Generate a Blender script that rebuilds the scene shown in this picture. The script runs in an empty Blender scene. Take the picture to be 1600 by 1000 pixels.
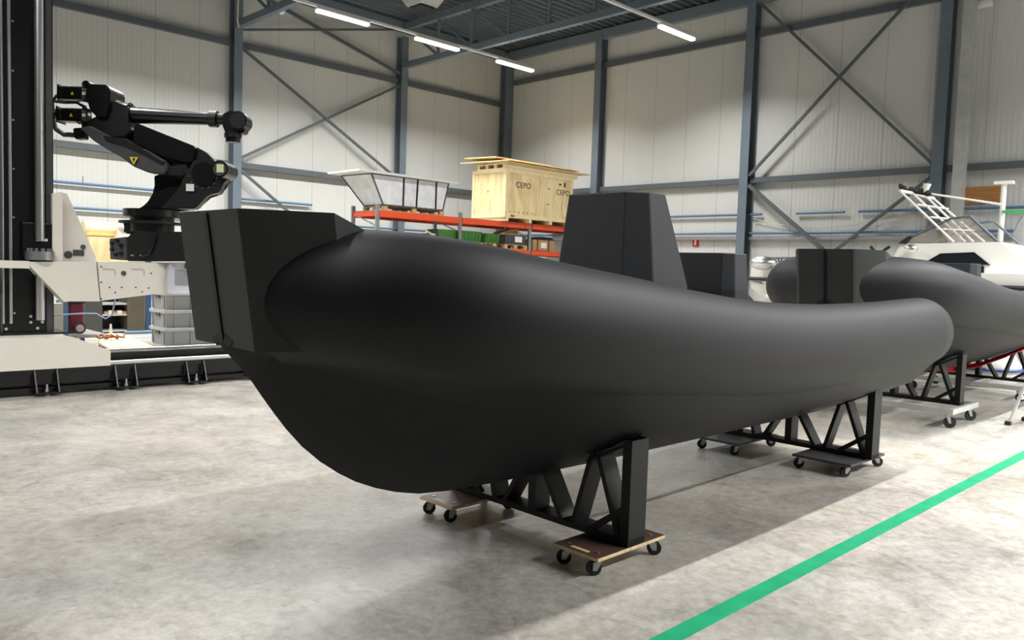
import bpy, bmesh, math, random
from mathutils import Vector, Matrix
random.seed(7)
C = bpy.context.scene
COL = C.collection

# ------------------------------------------------------------ camera, world, lights, exposure
F_PX, CAM_H = 1254.6, 1.6
YAW, PITCH, ROLL = math.radians(45.478), math.radians(-3.663), math.radians(1.87)
_f = Vector((math.cos(YAW)*math.cos(PITCH), math.sin(YAW)*math.cos(PITCH), math.sin(PITCH)))
_r0 = Vector((math.sin(YAW), -math.cos(YAW), 0)); _u0 = _r0.cross(_f)
_r = _r0*math.cos(ROLL) + _u0*math.sin(ROLL)
_u = -_r0*math.sin(ROLL) + _u0*math.cos(ROLL)
cam_d = bpy.data.cameras.new('camera'); cam = bpy.data.objects.new('camera', cam_d); COL.objects.link(cam)
cam_d.sensor_width = 36; cam_d.lens = 36*F_PX/1600; cam_d.clip_start = 0.05; cam_d.clip_end = 200
M = Matrix((( _r.x, _u.x, -_f.x, 0), (_r.y, _u.y, -_f.y, 0), (_r.z, _u.z, -_f.z, CAM_H), (0, 0, 0, 1)))
cam.matrix_world = M
C.camera = cam

# surveying helpers: where a sight line from the tripod meets a real plane of the hall (all results are metric points)
O = Vector((0, 0, CAM_H))
def sight(x, y): return _f + _r*((x-800)/F_PX) - _u*((y-500)/F_PX)
def onaxis(x, y, ax, v):
    d = sight(x, y); t = (v - O[ax])/d[ax]; return O + d*t
def pX(x, y, v): return onaxis(x, y, 0, v)
def pY(x, y, v): return onaxis(x, y, 1, v)
def pZ(x, y, v=0.0): return onaxis(x, y, 2, v)

C.view_settings.view_transform = 'Standard'; C.view_settings.look = 'None'
C.view_settings.gamma = 1; C.view_settings.use_curve_mapping = False
C.view_settings.exposure = 0.0
w = bpy.data.worlds.new('world'); C.world = w; w.use_nodes = True
w.node_tree.nodes['Background'].inputs[0].default_value = (0.75, 0.85, 1, 1)
w.node_tree.nodes['Background'].inputs[1].default_value = 0.02

ROOM = dict(x0=-14.0, x1=20.6, y0=-13.0, y1=21.6, h=9.45)
LIGHT_Z = 7.7
SPREAD = 142
def area(name, x, y, z, lx, ly, power, col=(1, 0.992, 0.975)):
    l = bpy.data.lights.new(name, 'AREA'); l.shape = 'RECTANGLE'; l.size = lx; l.size_y = ly
    l.energy = power; l.color = col; l.spread = math.radians(SPREAD)
    o = bpy.data.objects.new(name, l); o.location = (x, y, z); COL.objects.link(o); return o
P_STRIP = 270
# rows of strip lamps on trunking run along X
STRIP_ROWS = [(17.6, [-10.2, -4.2, 1.2, 4.2, 7.3, 10.35, 13.35, 16.35]), (12.0, [-10.2, -4.2, 1.5, 4.5, 7.5, 10.5, 16.55])]
for yy, xs in STRIP_ROWS:
    for xx in xs: area('strip_lamp_light', xx+0.75, yy, LIGHT_Z-0.075, 1.45, 0.09, P_STRIP)
area('near_row_light', 11.9, 0.7, LIGHT_Z, 14, 0.1, P_STRIP*6)
area('middle_row_light', -2.0, 6.4, LIGHT_Z, 7.4, 0.1, P_STRIP*2.2)
area('near_row_light', 12.4, -5.2, LIGHT_Z, 14, 0.1, P_STRIP*14)
area('near_row_light', 13.0, -10.8, LIGHT_Z, 13, 0.1, P_STRIP*5)

# ------------------------------------------------------------ materials
def lin(c):
    return tuple((v/255/12.92) if v/255 <= 0.04045 else ((v/255+0.055)/1.055)**2.4 for v in c)
def mat(name, rgb, rough=0.5, metal=0.0, var=0.0, vscale=8.0, bump=0.0, bscale=60.0, emit=0.0, alpha=1.0, stretch=None, trans=0.0, spec=0.5):
    m = bpy.data.materials.new(name); m.use_nodes = True
    nt = m.node_tree; b = nt.nodes['Principled BSDF']; c = (*lin(rgb), 1)
    b.inputs['Base Color'].default_value = c; b.inputs['Roughness'].default_value = rough
    b.inputs['Metallic'].default_value = metal; b.inputs['Specular IOR Level'].default_value = spec
    b.inputs['Alpha'].default_value = alpha; b.inputs['Transmission Weight'].default_value = trans
    if emit: b.inputs['Emission Color'].default_value = c; b.inputs['Emission Strength'].default_value = emit
    tc = nt.nodes.new('ShaderNodeTexCoord'); mp = nt.nodes.new('ShaderNodeMapping'); nt.links.new(tc.outputs['Object'], mp.inputs[0])
    if stretch: mp.inputs['Scale'].default_value = stretch
    if var:
        n = nt.nodes.new('ShaderNodeTexNoise'); n.inputs['Scale'].default_value = vscale; n.inputs['Detail'].default_value = 6
        nt.links.new(mp.outputs[0], n.inputs['Vector'])
        r = nt.nodes.new('ShaderNodeValToRGB'); r.color_ramp.elements[0].position = 0.3; r.color_ramp.elements[1].position = 0.7
        r.color_ramp.elements[0].color = tuple(v*(1-var) for v in c[:3])+(1,)
        r.color_ramp.elements[1].color = tuple(min(1, v*(1+var)) for v in c[:3])+(1,)
        nt.links.new(n.outputs['Fac'], r.inputs[0]); nt.links.new(r.outputs[0], b.inputs['Base Color'])
    if bump:
        n = nt.nodes.new('ShaderNodeTexNoise'); n.inputs['Scale'].default_value = bscale; n.inputs['Detail'].default_value = 4
        nt.links.new(mp.outputs[0], n.inputs['Vector'])
        bp = nt.nodes.new('ShaderNodeBump'); bp.inputs['Strength'].default_value = bump; bp.inputs['Distance'].default_value = 0.01
        nt.links.new(n.outputs['Fac'], bp.inputs['Height']); nt.links.new(bp.outputs[0], b.inputs['Normal'])
    return m

def floor_mat():
    m = bpy.data.materials.new('polished_concrete'); m.use_nodes = True; nt = m.node_tree; N = nt.nodes; L = nt.links
    b = N['Principled BSDF']; tc = N.new('ShaderNodeTexCoord')
    def noise(s, d, rg=0.6, st=(1, 1, 1), dist=0.0):
        mp = N.new('ShaderNodeMapping'); mp.inputs['Scale'].default_value = st; L.new(tc.outputs['Object'], mp.inputs[0])
        n = N.new('ShaderNodeTexNoise'); n.inputs['Scale'].default_value = s; n.inputs['Detail'].default_value = d
        n.inputs['Roughness'].default_value = rg; n.inputs['Distortion'].default_value = dist; L.new(mp.outputs[0], n.inputs['Vector']); return n.outputs['Fac']
    def ramp(fac, stops):
        r = N.new('ShaderNodeValToRGB'); L.new(fac, r.inputs[0])
        e = r.color_ramp.elements
        while len(e) < len(stops): e.new(0.5)
        for k, (p, c) in enumerate(stops): e[k].position = p; e[k].color = (*lin(c), 1) if len(c) == 3 else c
        return r.outputs[0]
    def mix(a, bb, fac, mode='MIX'):
        x = N.new('ShaderNodeMix'); x.data_type = 'RGBA'; x.blend_type = mode
        if isinstance(fac, float): x.inputs[0].default_value = fac
        else: L.new(fac, x.inputs[0])
        L.new(a, x.inputs[6]); L.new(bb, x.inputs[7]); return x.outputs[2]
    base = ramp(noise(0.9, 9, 0.68, dist=0.7), [(0.34, (126, 124, 118)), (0.5, (161, 158, 152)), (0.66, (190, 187, 180))])
    warm = ramp(noise(0.45, 5, 0.6), [(0.40, (186, 184, 180)), (0.6, (190, 178, 160))])
    c1 = mix(base, warm, 0.35)
    fine = ramp(noise(16, 8, 0.75, dist=0.4), [(0.32, (188, 186, 182)), (0.5, (232, 231, 229)), (0.62, (255, 255, 255))])
    c2 = mix(c1, fine, 0.75, 'MULTIPLY')
    big = ramp(noise(3.4, 10, 0.72, (1, 0.55, 1), 1.4), [(0.30, (176, 175, 172)), (0.46, (238, 238, 237)), (0.6, (255, 255, 255))])
    c3 = mix(c2, big, 0.62, 'MULTIPLY')
    mus = N.new('ShaderNodeTexNoise'); mus.inputs['Scale'].default_value = 2.3; mus.inputs['Detail'].default_value = 12; mus.inputs['Roughness'].default_value = 0.8; mus.inputs['Distortion'].default_value = 3.5
    L.new(tc.outputs['Object'], mus.inputs['Vector'])
    scr = ramp(mus.outputs['Fac'], [(0.27, (95, 92, 88)), (0.335, (255, 255, 255)), (1.0, (255, 255, 255))])
    c4 = mix(c3, scr, 0.8, 'MULTIPLY')
    # a dried spill by the green tape
    sp = N.new('ShaderNodeMapping'); L.new(tc.outputs['Object'], sp.inputs[0]); sp.inputs['Location'].default_value = (-3.95, -0.55, 0)
    vl = N.new('ShaderNodeVectorMath'); vl.operation = 'LENGTH'; L.new(sp.outputs[0], vl.inputs[0])
    ad = N.new('ShaderNodeMath'); ad.operation = 'ADD'; L.new(vl.outputs['Value'], ad.inputs[0])
    nn = noise(5, 5, 0.6)
    sc = N.new('ShaderNodeMath'); sc.operation = 'MULTIPLY'; sc.inputs[1].default_value = 0.55; L.new(nn, sc.inputs[0]); L.new(sc.outputs[0], ad.inputs[1])
    st = ramp(ad.outputs[0], [(0.0, (165, 162, 158)), (0.50, (165, 162, 158)), (0.54, (255, 255, 255))])
    c5 = mix(c4, st, 0.9, 'MULTIPLY')
    L.new(c5, b.inputs['Base Color'])
    rr = N.new('ShaderNodeMapRange'); L.new(noise(2.0, 7, 0.6), rr.inputs[0]); rr.inputs[1].default_value = 0.3; rr.inputs[2].default_value = 0.7
    rr.inputs[3].default_value = 0.22; rr.inputs[4].default_value = 0.5; L.new(rr.outputs[0], b.inputs['Roughness'])
    bp = N.new('ShaderNodeBump'); bp.inputs['Strength'].default_value = 0.12; bp.inputs['Distance'].default_value = 0.01
    L.new(noise(25, 6, 0.6), bp.inputs['Height']); L.new(bp.outputs[0], b.inputs['Normal'])
    return m

def panel_mat(name, axis):
    """white sandwich panel: fine vertical ribs, a dark joint every 1.15 m"""
    m = bpy.data.materials.new(name); m.use_nodes = True; nt = m.node_tree; N = nt.nodes; L = nt.links
    b = N['Principled BSDF']; tc = N.new('ShaderNodeTexCoord'); sx = N.new('ShaderNodeSeparateXYZ'); L.new(tc.outputs['Object'], sx.inputs[0])
    def math_(op, a, v):
        n = N.new('ShaderNodeMath'); n.operation = op; L.new(a, n.inputs[0])
        if isinstance(v, (int, float)): n.inputs[1].default_value = v
        else: L.new(v, n.inputs[1])
        return n.outputs[0]
    s = sx.outputs[axis]
    mod = math_('FRACT', math_('DIVIDE', s, 1.15), 0)
    seam = math_('LESS_THAN', mod, 0.014)
    mx = N.new('ShaderNodeMix'); mx.data_type = 'RGBA'; L.new(seam, mx.inputs[0])
    mx.inputs[6].default_value = (*lin((200, 201, 197)), 1); mx.inputs[7].default_value = (*lin((166, 167, 163)), 1)
    L.new(mx.outputs[2], b.inputs['Base Color']); b.inputs['Roughness'].default_value = 0.3
    rib = math_('SINE', math_('MULTIPLY', s, 2*math.pi/0.115), 0)
    seamh = math_('MULTIPLY', seam, -3.0)
    h = math_('ADD', rib, seamh)
    bp = N.new('ShaderNodeBump'); bp.inputs['Strength'].default_value = 0.5; bp.inputs['Distance'].default_value = 0.004
    L.new(h, bp.inputs['Height']); L.new(bp.outputs[0], b.inputs['Normal'])
    return m

def foam_mat(name, rgb, rough=0.55, bump=0.25, layer=0.006, var=0.1, spec=0.5):
    """milled / printed hull plastic: thin horizontal layers and a fine grain"""
    m = mat(name, rgb, rough, var=var, vscale=2.5, spec=spec); nt = m.node_tree; N = nt.nodes; L = nt.links; b = N['Principled BSDF']
    tc = N.new('ShaderNodeTexCoord'); sx = N.new('ShaderNodeSeparateXYZ'); L.new(tc.outputs['Object'], sx.inputs[0])
    mu = N.new('ShaderNodeMath'); mu.operation = 'MULTIPLY'; mu.inputs[1].default_value = 2*math.pi/layer; L.new(sx.outputs[2], mu.inputs[0])
    si = N.new('ShaderNodeMath'); si.operation = 'SINE'; L.new(mu.outputs[0], si.inputs[0])
    n = N.new('ShaderNodeTexNoise'); n.inputs['Scale'].default_value = 90; n.inputs['Detail'].default_value = 3; L.new(tc.outputs['Object'], n.inputs['Vector'])
    m2 = N.new('ShaderNodeMath'); m2.operation = 'MULTIPLY'; m2.inputs[1].default_value = 4.0; L.new(n.outputs['Fac'], m2.inputs[0])
    ad = N.new('ShaderNodeMath'); ad.operation = 'ADD'; L.new(si.outputs[0], ad.inputs[0]); L.new(m2.outputs[0], ad.inputs[1])
    bp = N.new('ShaderNodeBump'); bp.inputs['Strength'].default_value = bump; bp.inputs['Distance'].default_value = 0.0012
    L.new(ad.outputs[0], bp.inputs['Height']); L.new(bp.outputs[0], b.inputs['Normal'])
    return m

def wood_mat(name, rgb, rings=3.0, rough=0.6, stretch=(6, 6, 1)):
    m = mat(name, rgb, rough); nt = m.node_tree; N = nt.nodes; L = nt.links; b = N['Principled BSDF']
    tc = N.new('ShaderNodeTexCoord'); mp = N.new('ShaderNodeMapping'); mp.inputs['Scale'].default_value = stretch; L.new(tc.outputs['Object'], mp.inputs[0])
    n = N.new('ShaderNodeTexNoise'); n.inputs['Scale'].default_value = rings; n.inputs['Detail'].default_value = 6; n.inputs['Distortion'].default_value = 1.5; L.new(mp.outputs[0], n.inputs['Vector'])
    r = N.new('ShaderNodeValToRGB'); c = lin(rgb); r.color_ramp.elements[0].position = 0.3; r.color_ramp.elements[1].position = 0.6
    r.color_ramp.elements[0].color = (c[0]*0.74, c[1]*0.66, c[2]*0.54, 1); r.color_ramp.elements[1].color = (*c, 1)
    L.new(n.outputs['Fac'], r.inputs[0]); L.new(r.outputs[0], b.inputs['Base Color']); return m

m_floor = floor_mat(); m_wl = panel_mat('white_wall_panel', 0); m_wr = panel_mat('white_wall_panel_side', 1)
m_darkwall = mat('dark_partition_paint', (40, 42, 44), 0.7, var=0.05)
m_steel = mat('blue_grey_steel', (102, 114, 124), 0.42, var=0.08, vscale=3)
m_brace = mat('grey_brace_steel', (86, 92, 96), 0.45, var=0.08)
m_deck = mat('roof_deck', (88, 98, 104), 0.35, metal=0.3, var=0.1)
m_black = mat('black_machine_paint', (10, 11, 13), 0.3, var=0.15)
m_black2 = mat('satin_black_paint', (17, 18, 20), 0.42, var=0.15)
m_bgrey = mat('dark_cast_grey', (70, 71, 73), 0.45, var=0.12)
m_cream = mat('cream_machine_paint', (228, 223, 212), 0.4, var=0.02)
m_chrome = mat('ground_steel', (228, 228, 228), 0.3, metal=1.0)
m_zinc = mat('zinc_plate', (176, 178, 180), 0.35, metal=0.85, var=0.1)
m_galv = mat('galvanised_sheet', (188, 190, 188), 0.45, metal=0.35, var=0.1, vscale=6)
m_hull = foam_mat('black_hull_plastic', (17, 18, 20), 0.5, bump=.05, spec=.22)
m_tube = foam_mat('charcoal_tube_plastic', (25, 26, 29), 0.56, bump=0.05, spec=.22)
m_block = foam_mat('grey_green_bow_plastic', (46, 49, 47), 0.65, bump=.08, spec=.3)
m_cons = foam_mat('rough_console_plastic', (42, 44, 47), 0.65, bump=0.14, layer=0.012, spec=.3)
m_cradle = mat('black_cradle_paint', (10, 11, 12), 0.5, var=0.15, spec=.3)
m_birch = wood_mat('birch_plywood_edge', (222, 200, 160), 4)
m_brown = mat('brown_film_plywood', (84, 62, 52), 0.4, var=0.12, vscale=20)
m_dkboard = mat('dark_dolly_board', (60, 60, 60), 0.6, var=0.15)
m_rubber = mat('black_rubber', (20, 20, 21), 0.6)
m_ply = wood_mat('pale_plywood', (236, 214, 165), 1.4, stretch=(2.2, 2.2, 0.5))
m_plyf = mat('plywood_batten', (232, 212, 166), 0.6, var=0.06)
m_sheet = mat('plywood_sheet', (222, 198, 152), 0.55, var=0.07, vscale=3)
m_orange = mat('orange_rack_paint', (226, 82, 40), 0.45, var=0.06)
m_green_t = mat('green_floor_tape', (22, 140, 98), 0.4, var=0.14, vscale=7)
m_white = mat('white_gelcoat', (226, 225, 218), 0.25)
m_offw = mat('white_paint', (214, 214, 210), 0.45)
m_dkglass = mat('dark_glass', (28, 32, 36), 0.08)
m_led = mat('lamp_diffuser', (255, 253, 246), 0.4, emit=7.0)
m_red = mat('red_strap', (176, 28, 34), 0.6, var=0.1)
m_maroon = mat('maroon_machine_cover', (112, 22, 52), 0.4)
m_blue = mat('blue_steel', (40, 78, 128), 0.45)
m_pipe = mat('blue_air_pipe', (84, 116, 146), 0.4)
m_crate = mat('grey_plastic_crate', (150, 153, 156), 0.45, var=0.05)
m_greenc = mat('green_plastic_crate', (58, 112, 44), 0.5, var=0.25, vscale=14)
m_card = mat('brown_cardboard', (176, 138, 92), 0.8, var=0.12)
m_pallet = wood_mat('pallet_wood', (206, 172, 122), 3)
m_film = mat('translucent_film', (238, 240, 244), 0.2, alpha=0.78, var=0.12, vscale=5, bump=0.9, bscale=9)
m_clear = mat('clear_plastic', (222, 226, 234), 0.25, alpha=0.72, var=0.05)
m_yel = mat('yellow_label', (226, 206, 60), 0.5)
m_pale = mat('pale_label', (222, 226, 180), 0.5)
m_paper = mat('white_label', (232, 232, 230), 0.6)
m_ink = mat('black_ink', (52, 42, 34), 0.7)
m_redsign = mat('red_sign', (196, 34, 44), 0.45)
m_grnrope = mat('green_strap', (64, 160, 92), 0.6)
m_rope = mat('pale_rope', (196, 192, 180), 0.8)
m_shade = mat('dark_grey_cabinet', (66, 66, 62), 0.6, var=0.08)

# ------------------------------------------------------------ mesh helpers
class B:
    def __init__(s): s.bm = bmesh.new()
    def poly(s, pts, flat=True):
        vs = [s.bm.verts.new(Vector(p)) for p in pts]; return s.bm.faces.new(vs)
    def prism(s, pts, vec):
        """closed outline pts extruded by vec"""
        pts = [Vector(p) for p in pts]; vec = Vector(vec); a = [s.bm.verts.new(p) for p in pts]; b = [s.bm.verts.new(p+vec) for p in pts]
        n = len(pts); s.bm.faces.new(a); s.bm.faces.new(b[::-1])
        for i in range(n): s.bm.faces.new((a[i], b[i], b[(i+1) % n], a[(i+1) % n]))
        return s
    def box(s, x0, x1, y0, y1, z0, z1, bev=0.0):
        r = bmesh.ops.create_cube(s.bm, size=1.0)['verts']
        for v in r: v.co = Vector((x0+(v.co.x+.5)*(x1-x0), y0+(v.co.y+.5)*(y1-y0), z0+(v.co.z+.5)*(z1-z0)))
        if bev > 0:
            es = list({e for v in r for e in v.link_edges}); bmesh.ops.bevel(s.bm, geom=es, offset=bev, segments=2, affect='EDGES', profile=0.6)
        return s
    def frame(s, c, ax, ay, az, sx, sy, sz, bev=0.0):
        """box centred at c along three unit axes"""
        r = bmesh.ops.create_cube(s.bm, size=1.0)['verts']; c = Vector(c)
        for v in r: v.co = c + ax*(v.co.x*sx) + ay*(v.co.y*sy) + az*(v.co.z*sz)
        if bev > 0:
            es = list({e for v in r for e in v.link_edges}); bmesh.ops.bevel(s.bm, geom=es, offset=bev, segments=2, affect='EDGES', profile=0.6)
        return s
    def bar(s, p0, p1, wd, ht, side=None, bev=0.0):
        """rectangular bar p0->p1; wd measured along 'side'"""
        p0 = Vector(p0); p1 = Vector(p1); d = (p1-p0); L = d.length; d.normalize()
        side = Vector(side) if side is not None else (Vector((0, 0, 1)).cross(d) if abs(d.z) < 0.95 else Vector((1, 0, 0)))
        side = (side - d*side.dot(d)).normalized(); up = d.cross(side)
        return s.frame((p0+p1)/2, d, side, up, L, wd, ht, bev)
    def cyl(s, p0, p1, r0, r1=None, n=20):
        r1 = r0 if r1 is None else r1; p0 = Vector(p0); p1 = Vector(p1); d = (p1-p0).normalized()
        a = d.orthogonal().normalized(); b = d.cross(a); A = []; Bv = []
        for i in range(n):
            t = 2*math.pi*i/n; o = a*math.cos(t)+b*math.sin(t)
            A.append(s.bm.verts.new(p0+o*r0)); Bv.append(s.bm.verts.new(p1+o*r1))
        s.bm.faces.new(A[::-1]); s.bm.faces.new(Bv)
        for i in range(n): s.bm.faces.new((A[i], A[(i+1) % n], Bv[(i+1) % n], Bv[i]))
        return s
    def tube(s, pts, r, n=10):
        pts = [Vector(p) for p in pts]; rs = r if isinstance(r, (list, tuple)) else [r]*len(pts); rings = []; a = None
        for i, p in enumerate(pts):
            d = (pts[min(i+1, len(pts)-1)]-pts[max(i-1, 0)]).normalized()
            if a is None: a = d.orthogonal().normalized()
            a = (a-d*a.dot(d)).normalized(); b = d.cross(a)
            rings.append([s.bm.verts.new(p+(a*math.cos(2*math.pi*k/n)+b*math.sin(2*math.pi*k/n))*rs[i]) for k in range(n)])
        for i in range(len(rings)-1):
            for k in range(n): s.bm.faces.new((rings[i][k], rings[i][(k+1) % n], rings[i+1][(k+1) % n], rings[i+1][k]))
        s.bm.faces.new(rings[0][::-1]); s.bm.faces.new(rings[-1]); return s
    def loft(s, secs, cap=True):
        R = [[s.bm.verts.new(Vector(p)) for p in q] for q in secs]; n = len(R[0])
        for i in range(len(R)-1):
            for k in range(n): s.bm.faces.new((R[i][k], R[i][(k+1) % n], R[i+1][(k+1) % n], R[i+1][k]))
        if cap: s.bm.faces.new(R[0][::-1]); s.bm.faces.new(R[-1])
        return s
    def sphere(s, c, r, sc=(1, 1, 1), n=16):
        v = bmesh.ops.create_uvsphere(s.bm, u_segments=n, v_segments=n//2+2, radius=r)['verts']
        for q in v: q.co = Vector((q.co.x*sc[0], q.co.y*sc[1], q.co.z*sc[2]))+Vector(c)
        return s
    def ibeam(s, p0, p1, bf, h, hdir, t=0.014):
        """I-section p0->p1, flanges bf wide, depth h along hdir"""
        p0 = Vector(p0); p1 = Vector(p1); hd = Vector(hdir).normalized(); d = (p1-p0).normalized(); sd = hd.cross(d)
        a = bf/2; b = h/2; tt = t/2*0.8
        o = [(-a, -b), (a, -b), (a, -b+t), (tt, -b+t), (tt, b-t), (a, b-t), (a, b), (-a, b), (-a, b-t), (-tt, b-t), (-tt, -b+t), (-a, -b+t)]
        return s.prism([p0+sd*x+hd*y for x, y in o], p1-p0)

def link(name, b, m, parent=None, smooth=None, kind=None):
    bm = b.bm; bmesh.ops.recalc_face_normals(bm, faces=bm.faces)
    if parent is not None: off = Vector(parent['_o'])
    else:
        lo = Vector((min(v.co.x for v in bm.verts), min(v.co.y for v in bm.verts), min(v.co.z for v in bm.verts)))
        hi = Vector((max(v.co.x for v in bm.verts), max(v.co.y for v in bm.verts), 0)); off = Vector(((lo.x+hi.x)/2, (lo.y+hi.y)/2, lo.z))
    if kind == 'structure': off = Vector((0, 0, 0))
    for v in bm.verts: v.co -= off
    me = bpy.data.meshes.new(name); bm.to_mesh(me); bm.free(); me.materials.append(m)
    o = bpy.data.objects.new(name, me); COL.objects.link(o)
    if parent is not None: o.parent = parent; o['_o'] = tuple(off)
    else: o.location = off; o['_o'] = tuple(off)
    if smooth is not None:
        for p in me.polygons: p.use_smooth = True
        try: me.set_sharp_from_angle(angle=math.radians(smooth))
        except Exception: pass
    if kind: o['kind'] = kind
    return o
def tag(o, label, cat, group=None, kind=None):
    o['label'] = label; o['category'] = cat
    if group: o['group'] = group
    if kind: o['kind'] = kind
    return o
def thing(name, label, cat, loc, group=None):
    o = bpy.data.objects.new(name, None); COL.objects.link(o); o.empty_display_size = 0.1
    o.location = loc; o['_o'] = tuple(loc); return tag(o, label, cat, group)
def dup(root, delta, label, group=None):
    def cp(o, par):
        c = o.copy(); COL.objects.link(c)
        if par is not None: c.parent = par
        for ch in o.children: cp(ch, c)
        return c
    r = cp(root, None); r.location = Vector(root.location)+Vector(delta); r['label'] = label
    if group: r['group'] = group
    return r
X_, Y_, Z_ = Vector((1, 0, 0)), Vector((0, 1, 0)), Vector((0, 0, 1))

# ------------------------------------------------------------ room shell
R_ = ROOM
link('floor', B().box(R_['x0'], R_['x1']+.3, R_['y0'], R_['y1']+.3, -0.2, 0), m_floor, kind='structure')
link('wall_left', B().box(R_['x0'], R_['x1']+.2, R_['y1'], R_['y1']+.2, 0, R_['h']), m_wl, kind='structure')
link('wall_right', B().box(R_['x1'], R_['x1']+.2, R_['y0'], R_['y1'], 0, R_['h']), m_wr, kind='structure')
link('wall_back', B().box(R_['x0']-.2, R_['x0'], R_['y0'], R_['y1'], 0, R_['h']), m_darkwall, kind='structure')
link('wall_near', B().box(R_['x0'], R_['x1']+.2, R_['y0']-.2, R_['y0'], 0, R_['h']), m_darkwall, kind='structure')
# trapezoidal roof deck, its ribs run along X
b = B(); per = 0.28; y = R_['y0']; prof = []
while y < R_['y1']:
    prof += [(y, 0.0), (y+0.10, 0.0), (y+0.14, 0.10), (y+0.24, 0.10)]; y += per
prof.append((y, 0.0))
zz = R_['h']-0.05
lo = [b.bm.verts.new((R_['x0'], p[0], zz+p[1])) for p in prof]; hi = [b.bm.verts.new((R_['x1']+.2, p[0], zz+p[1])) for p in prof]
for i in range(len(prof)-1): b.bm.faces.new((lo[i], lo[i+1], hi[i+1], hi[i]))
lo2 = [b.bm.verts.new((R_['x0'], p, zz+.3)) for p in (prof[0][0], prof[-1][0])]; hi2 = [b.bm.verts.new((R_['x1']+.2, p, zz+.3)) for p in (prof[0][0], prof[-1][0])]
b.bm.faces.new((lo2[0], lo2[1], hi2[1], hi2[0]))
link('ceiling', b, m_deck, kind='structure')

# steel frame
def column(name, x, y, ax, z1, lab, bf=0.26, h=0.3):
    o = link(name, B().ibeam((x, y, 0), (x, y, z1), bf, h, ax), m_steel); return tag(o, lab, 'column', 'steel columns of the hall')
XW, YW = R_['x1'], R_['y1']
column('steel_column', XW-0.17, 17.05, X_, 9.2, 'blue-grey steel column on the right wall behind the plywood crate')
column('steel_column', XW-0.17, 11.65, X_, 9.3, 'blue-grey steel column between the small red sign and the right wall cross bracing')
column('steel_column', XW-0.17, 6.65, X_, 9.3, 'blue-grey steel column beside the pale galvanised duct')
column('steel_column', XW-0.17, 1.4, X_, 9.3, 'blue-grey steel column on the right wall past the galvanised duct')
column('steel_column', XW-0.2, YW-0.2, Y_, 8.9, 'blue-grey steel column in the corner of the two walls', 0.36, 0.3)
column('steel_column', 10.15, YW-0.17, Y_, 8.9, 'blue-grey steel column right of the robot wrist', 0.24, 0.3)
column('steel_column', 15.75, YW-0.17, Y_, 8.9, 'blue-grey steel column rising behind the film-wrapped pallet', 0.24, 0.3)
column('steel_column', 4.6, YW-0.17, Y_, 8.9, 'blue-grey steel column hidden behind the black mast', 0.24, 0.3)
def beam(name, p0, p1, wd, ht, lab, cat, m=None, group=None):
    return tag(link(name, B().bar(p0, p1, wd, ht), m or m_steel), lab, cat, group)
yl = YW-0.12; xr = XW-0.12
cl = [4.6, 10.15, 15.75, XW-.25]
nm = ['left of the robot', 'between the robot and the film-wrapped pallet', 'between the film-wrapped pallet and the corner']
for i in range(3):
    for z, s in ((7.50, 'high'), (4.22, 'low')):
        beam('wall_girt', (cl[i]+.14, yl, z), (cl[i+1]-.14, yl, z), .12, .16, f'{s} horizontal grey girt on the left wall {nm[i]}', 'beam', m_brace, 'horizontal wall girts')
cr = [1.4, 6.65, 11.65, 17.05, YW-.35]
nm = ['past the galvanised duct', 'across the cross bracing', 'behind the tall console', 'behind the plywood crate']
for i in range(4):
    for z, s in ((8.25, 'high'), (4.26, 'low')):
        beam('wall_girt', (xr, cr[i]+.14, z), (xr, cr[i+1]-.14, z), .12, .15, f'{s} horizontal grey girt on the right wall {nm[i]}', 'beam', m_brace, 'horizontal wall girts')
def brace(p0, p1, lab, r=0.034): return tag(link('diagonal_brace', B().bar(p0, p1, r*2, r*2), m_brace), lab, 'brace', 'diagonal wall braces')
yb = YW-0.25
brace((10.27, yb, 7.4), (15.63, yb, 4.35), 'long diagonal brace falling right towards the film-wrapped pallet')
brace((10.27, yb+.05, 4.4), (15.63, yb+.05, 7.35), 'diagonal brace on the left wall rising right from the robot column')
brace((10.27, yb, 4.08), (15.63, yb, 0.3), 'diagonal brace below the low left girt running down behind the bow')
brace((10.27, yb, 7.88), (15.63, yb, 9.1), 'thin brace near the roof rising right from the robot column', 0.03)
brace((10.27, yb+.05, 9.1), (15.63, yb+.05, 7.72), 'diagonal brace near the roof falling right to the pallet column', 0.04)
xb = XW-0.26
brace((xb, 11.5, 4.38), (xb, 6.8, 9.0), 'cross brace on the right wall rising towards the duct')
brace((xb+.06, 11.5, 9.1), (xb+.06, 6.8, 4.4), 'cross brace on the right wall falling towards the duct')
brace((xb, 11.5, 4.12), (xb, 6.8, 0.35), 'light lower brace falling right behind the second bow', 0.05)
brace((xb+.06, 6.8, 4.08), (xb+.06, 11.5, 0.35), 'dark lower brace falling left from the duct column')
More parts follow.
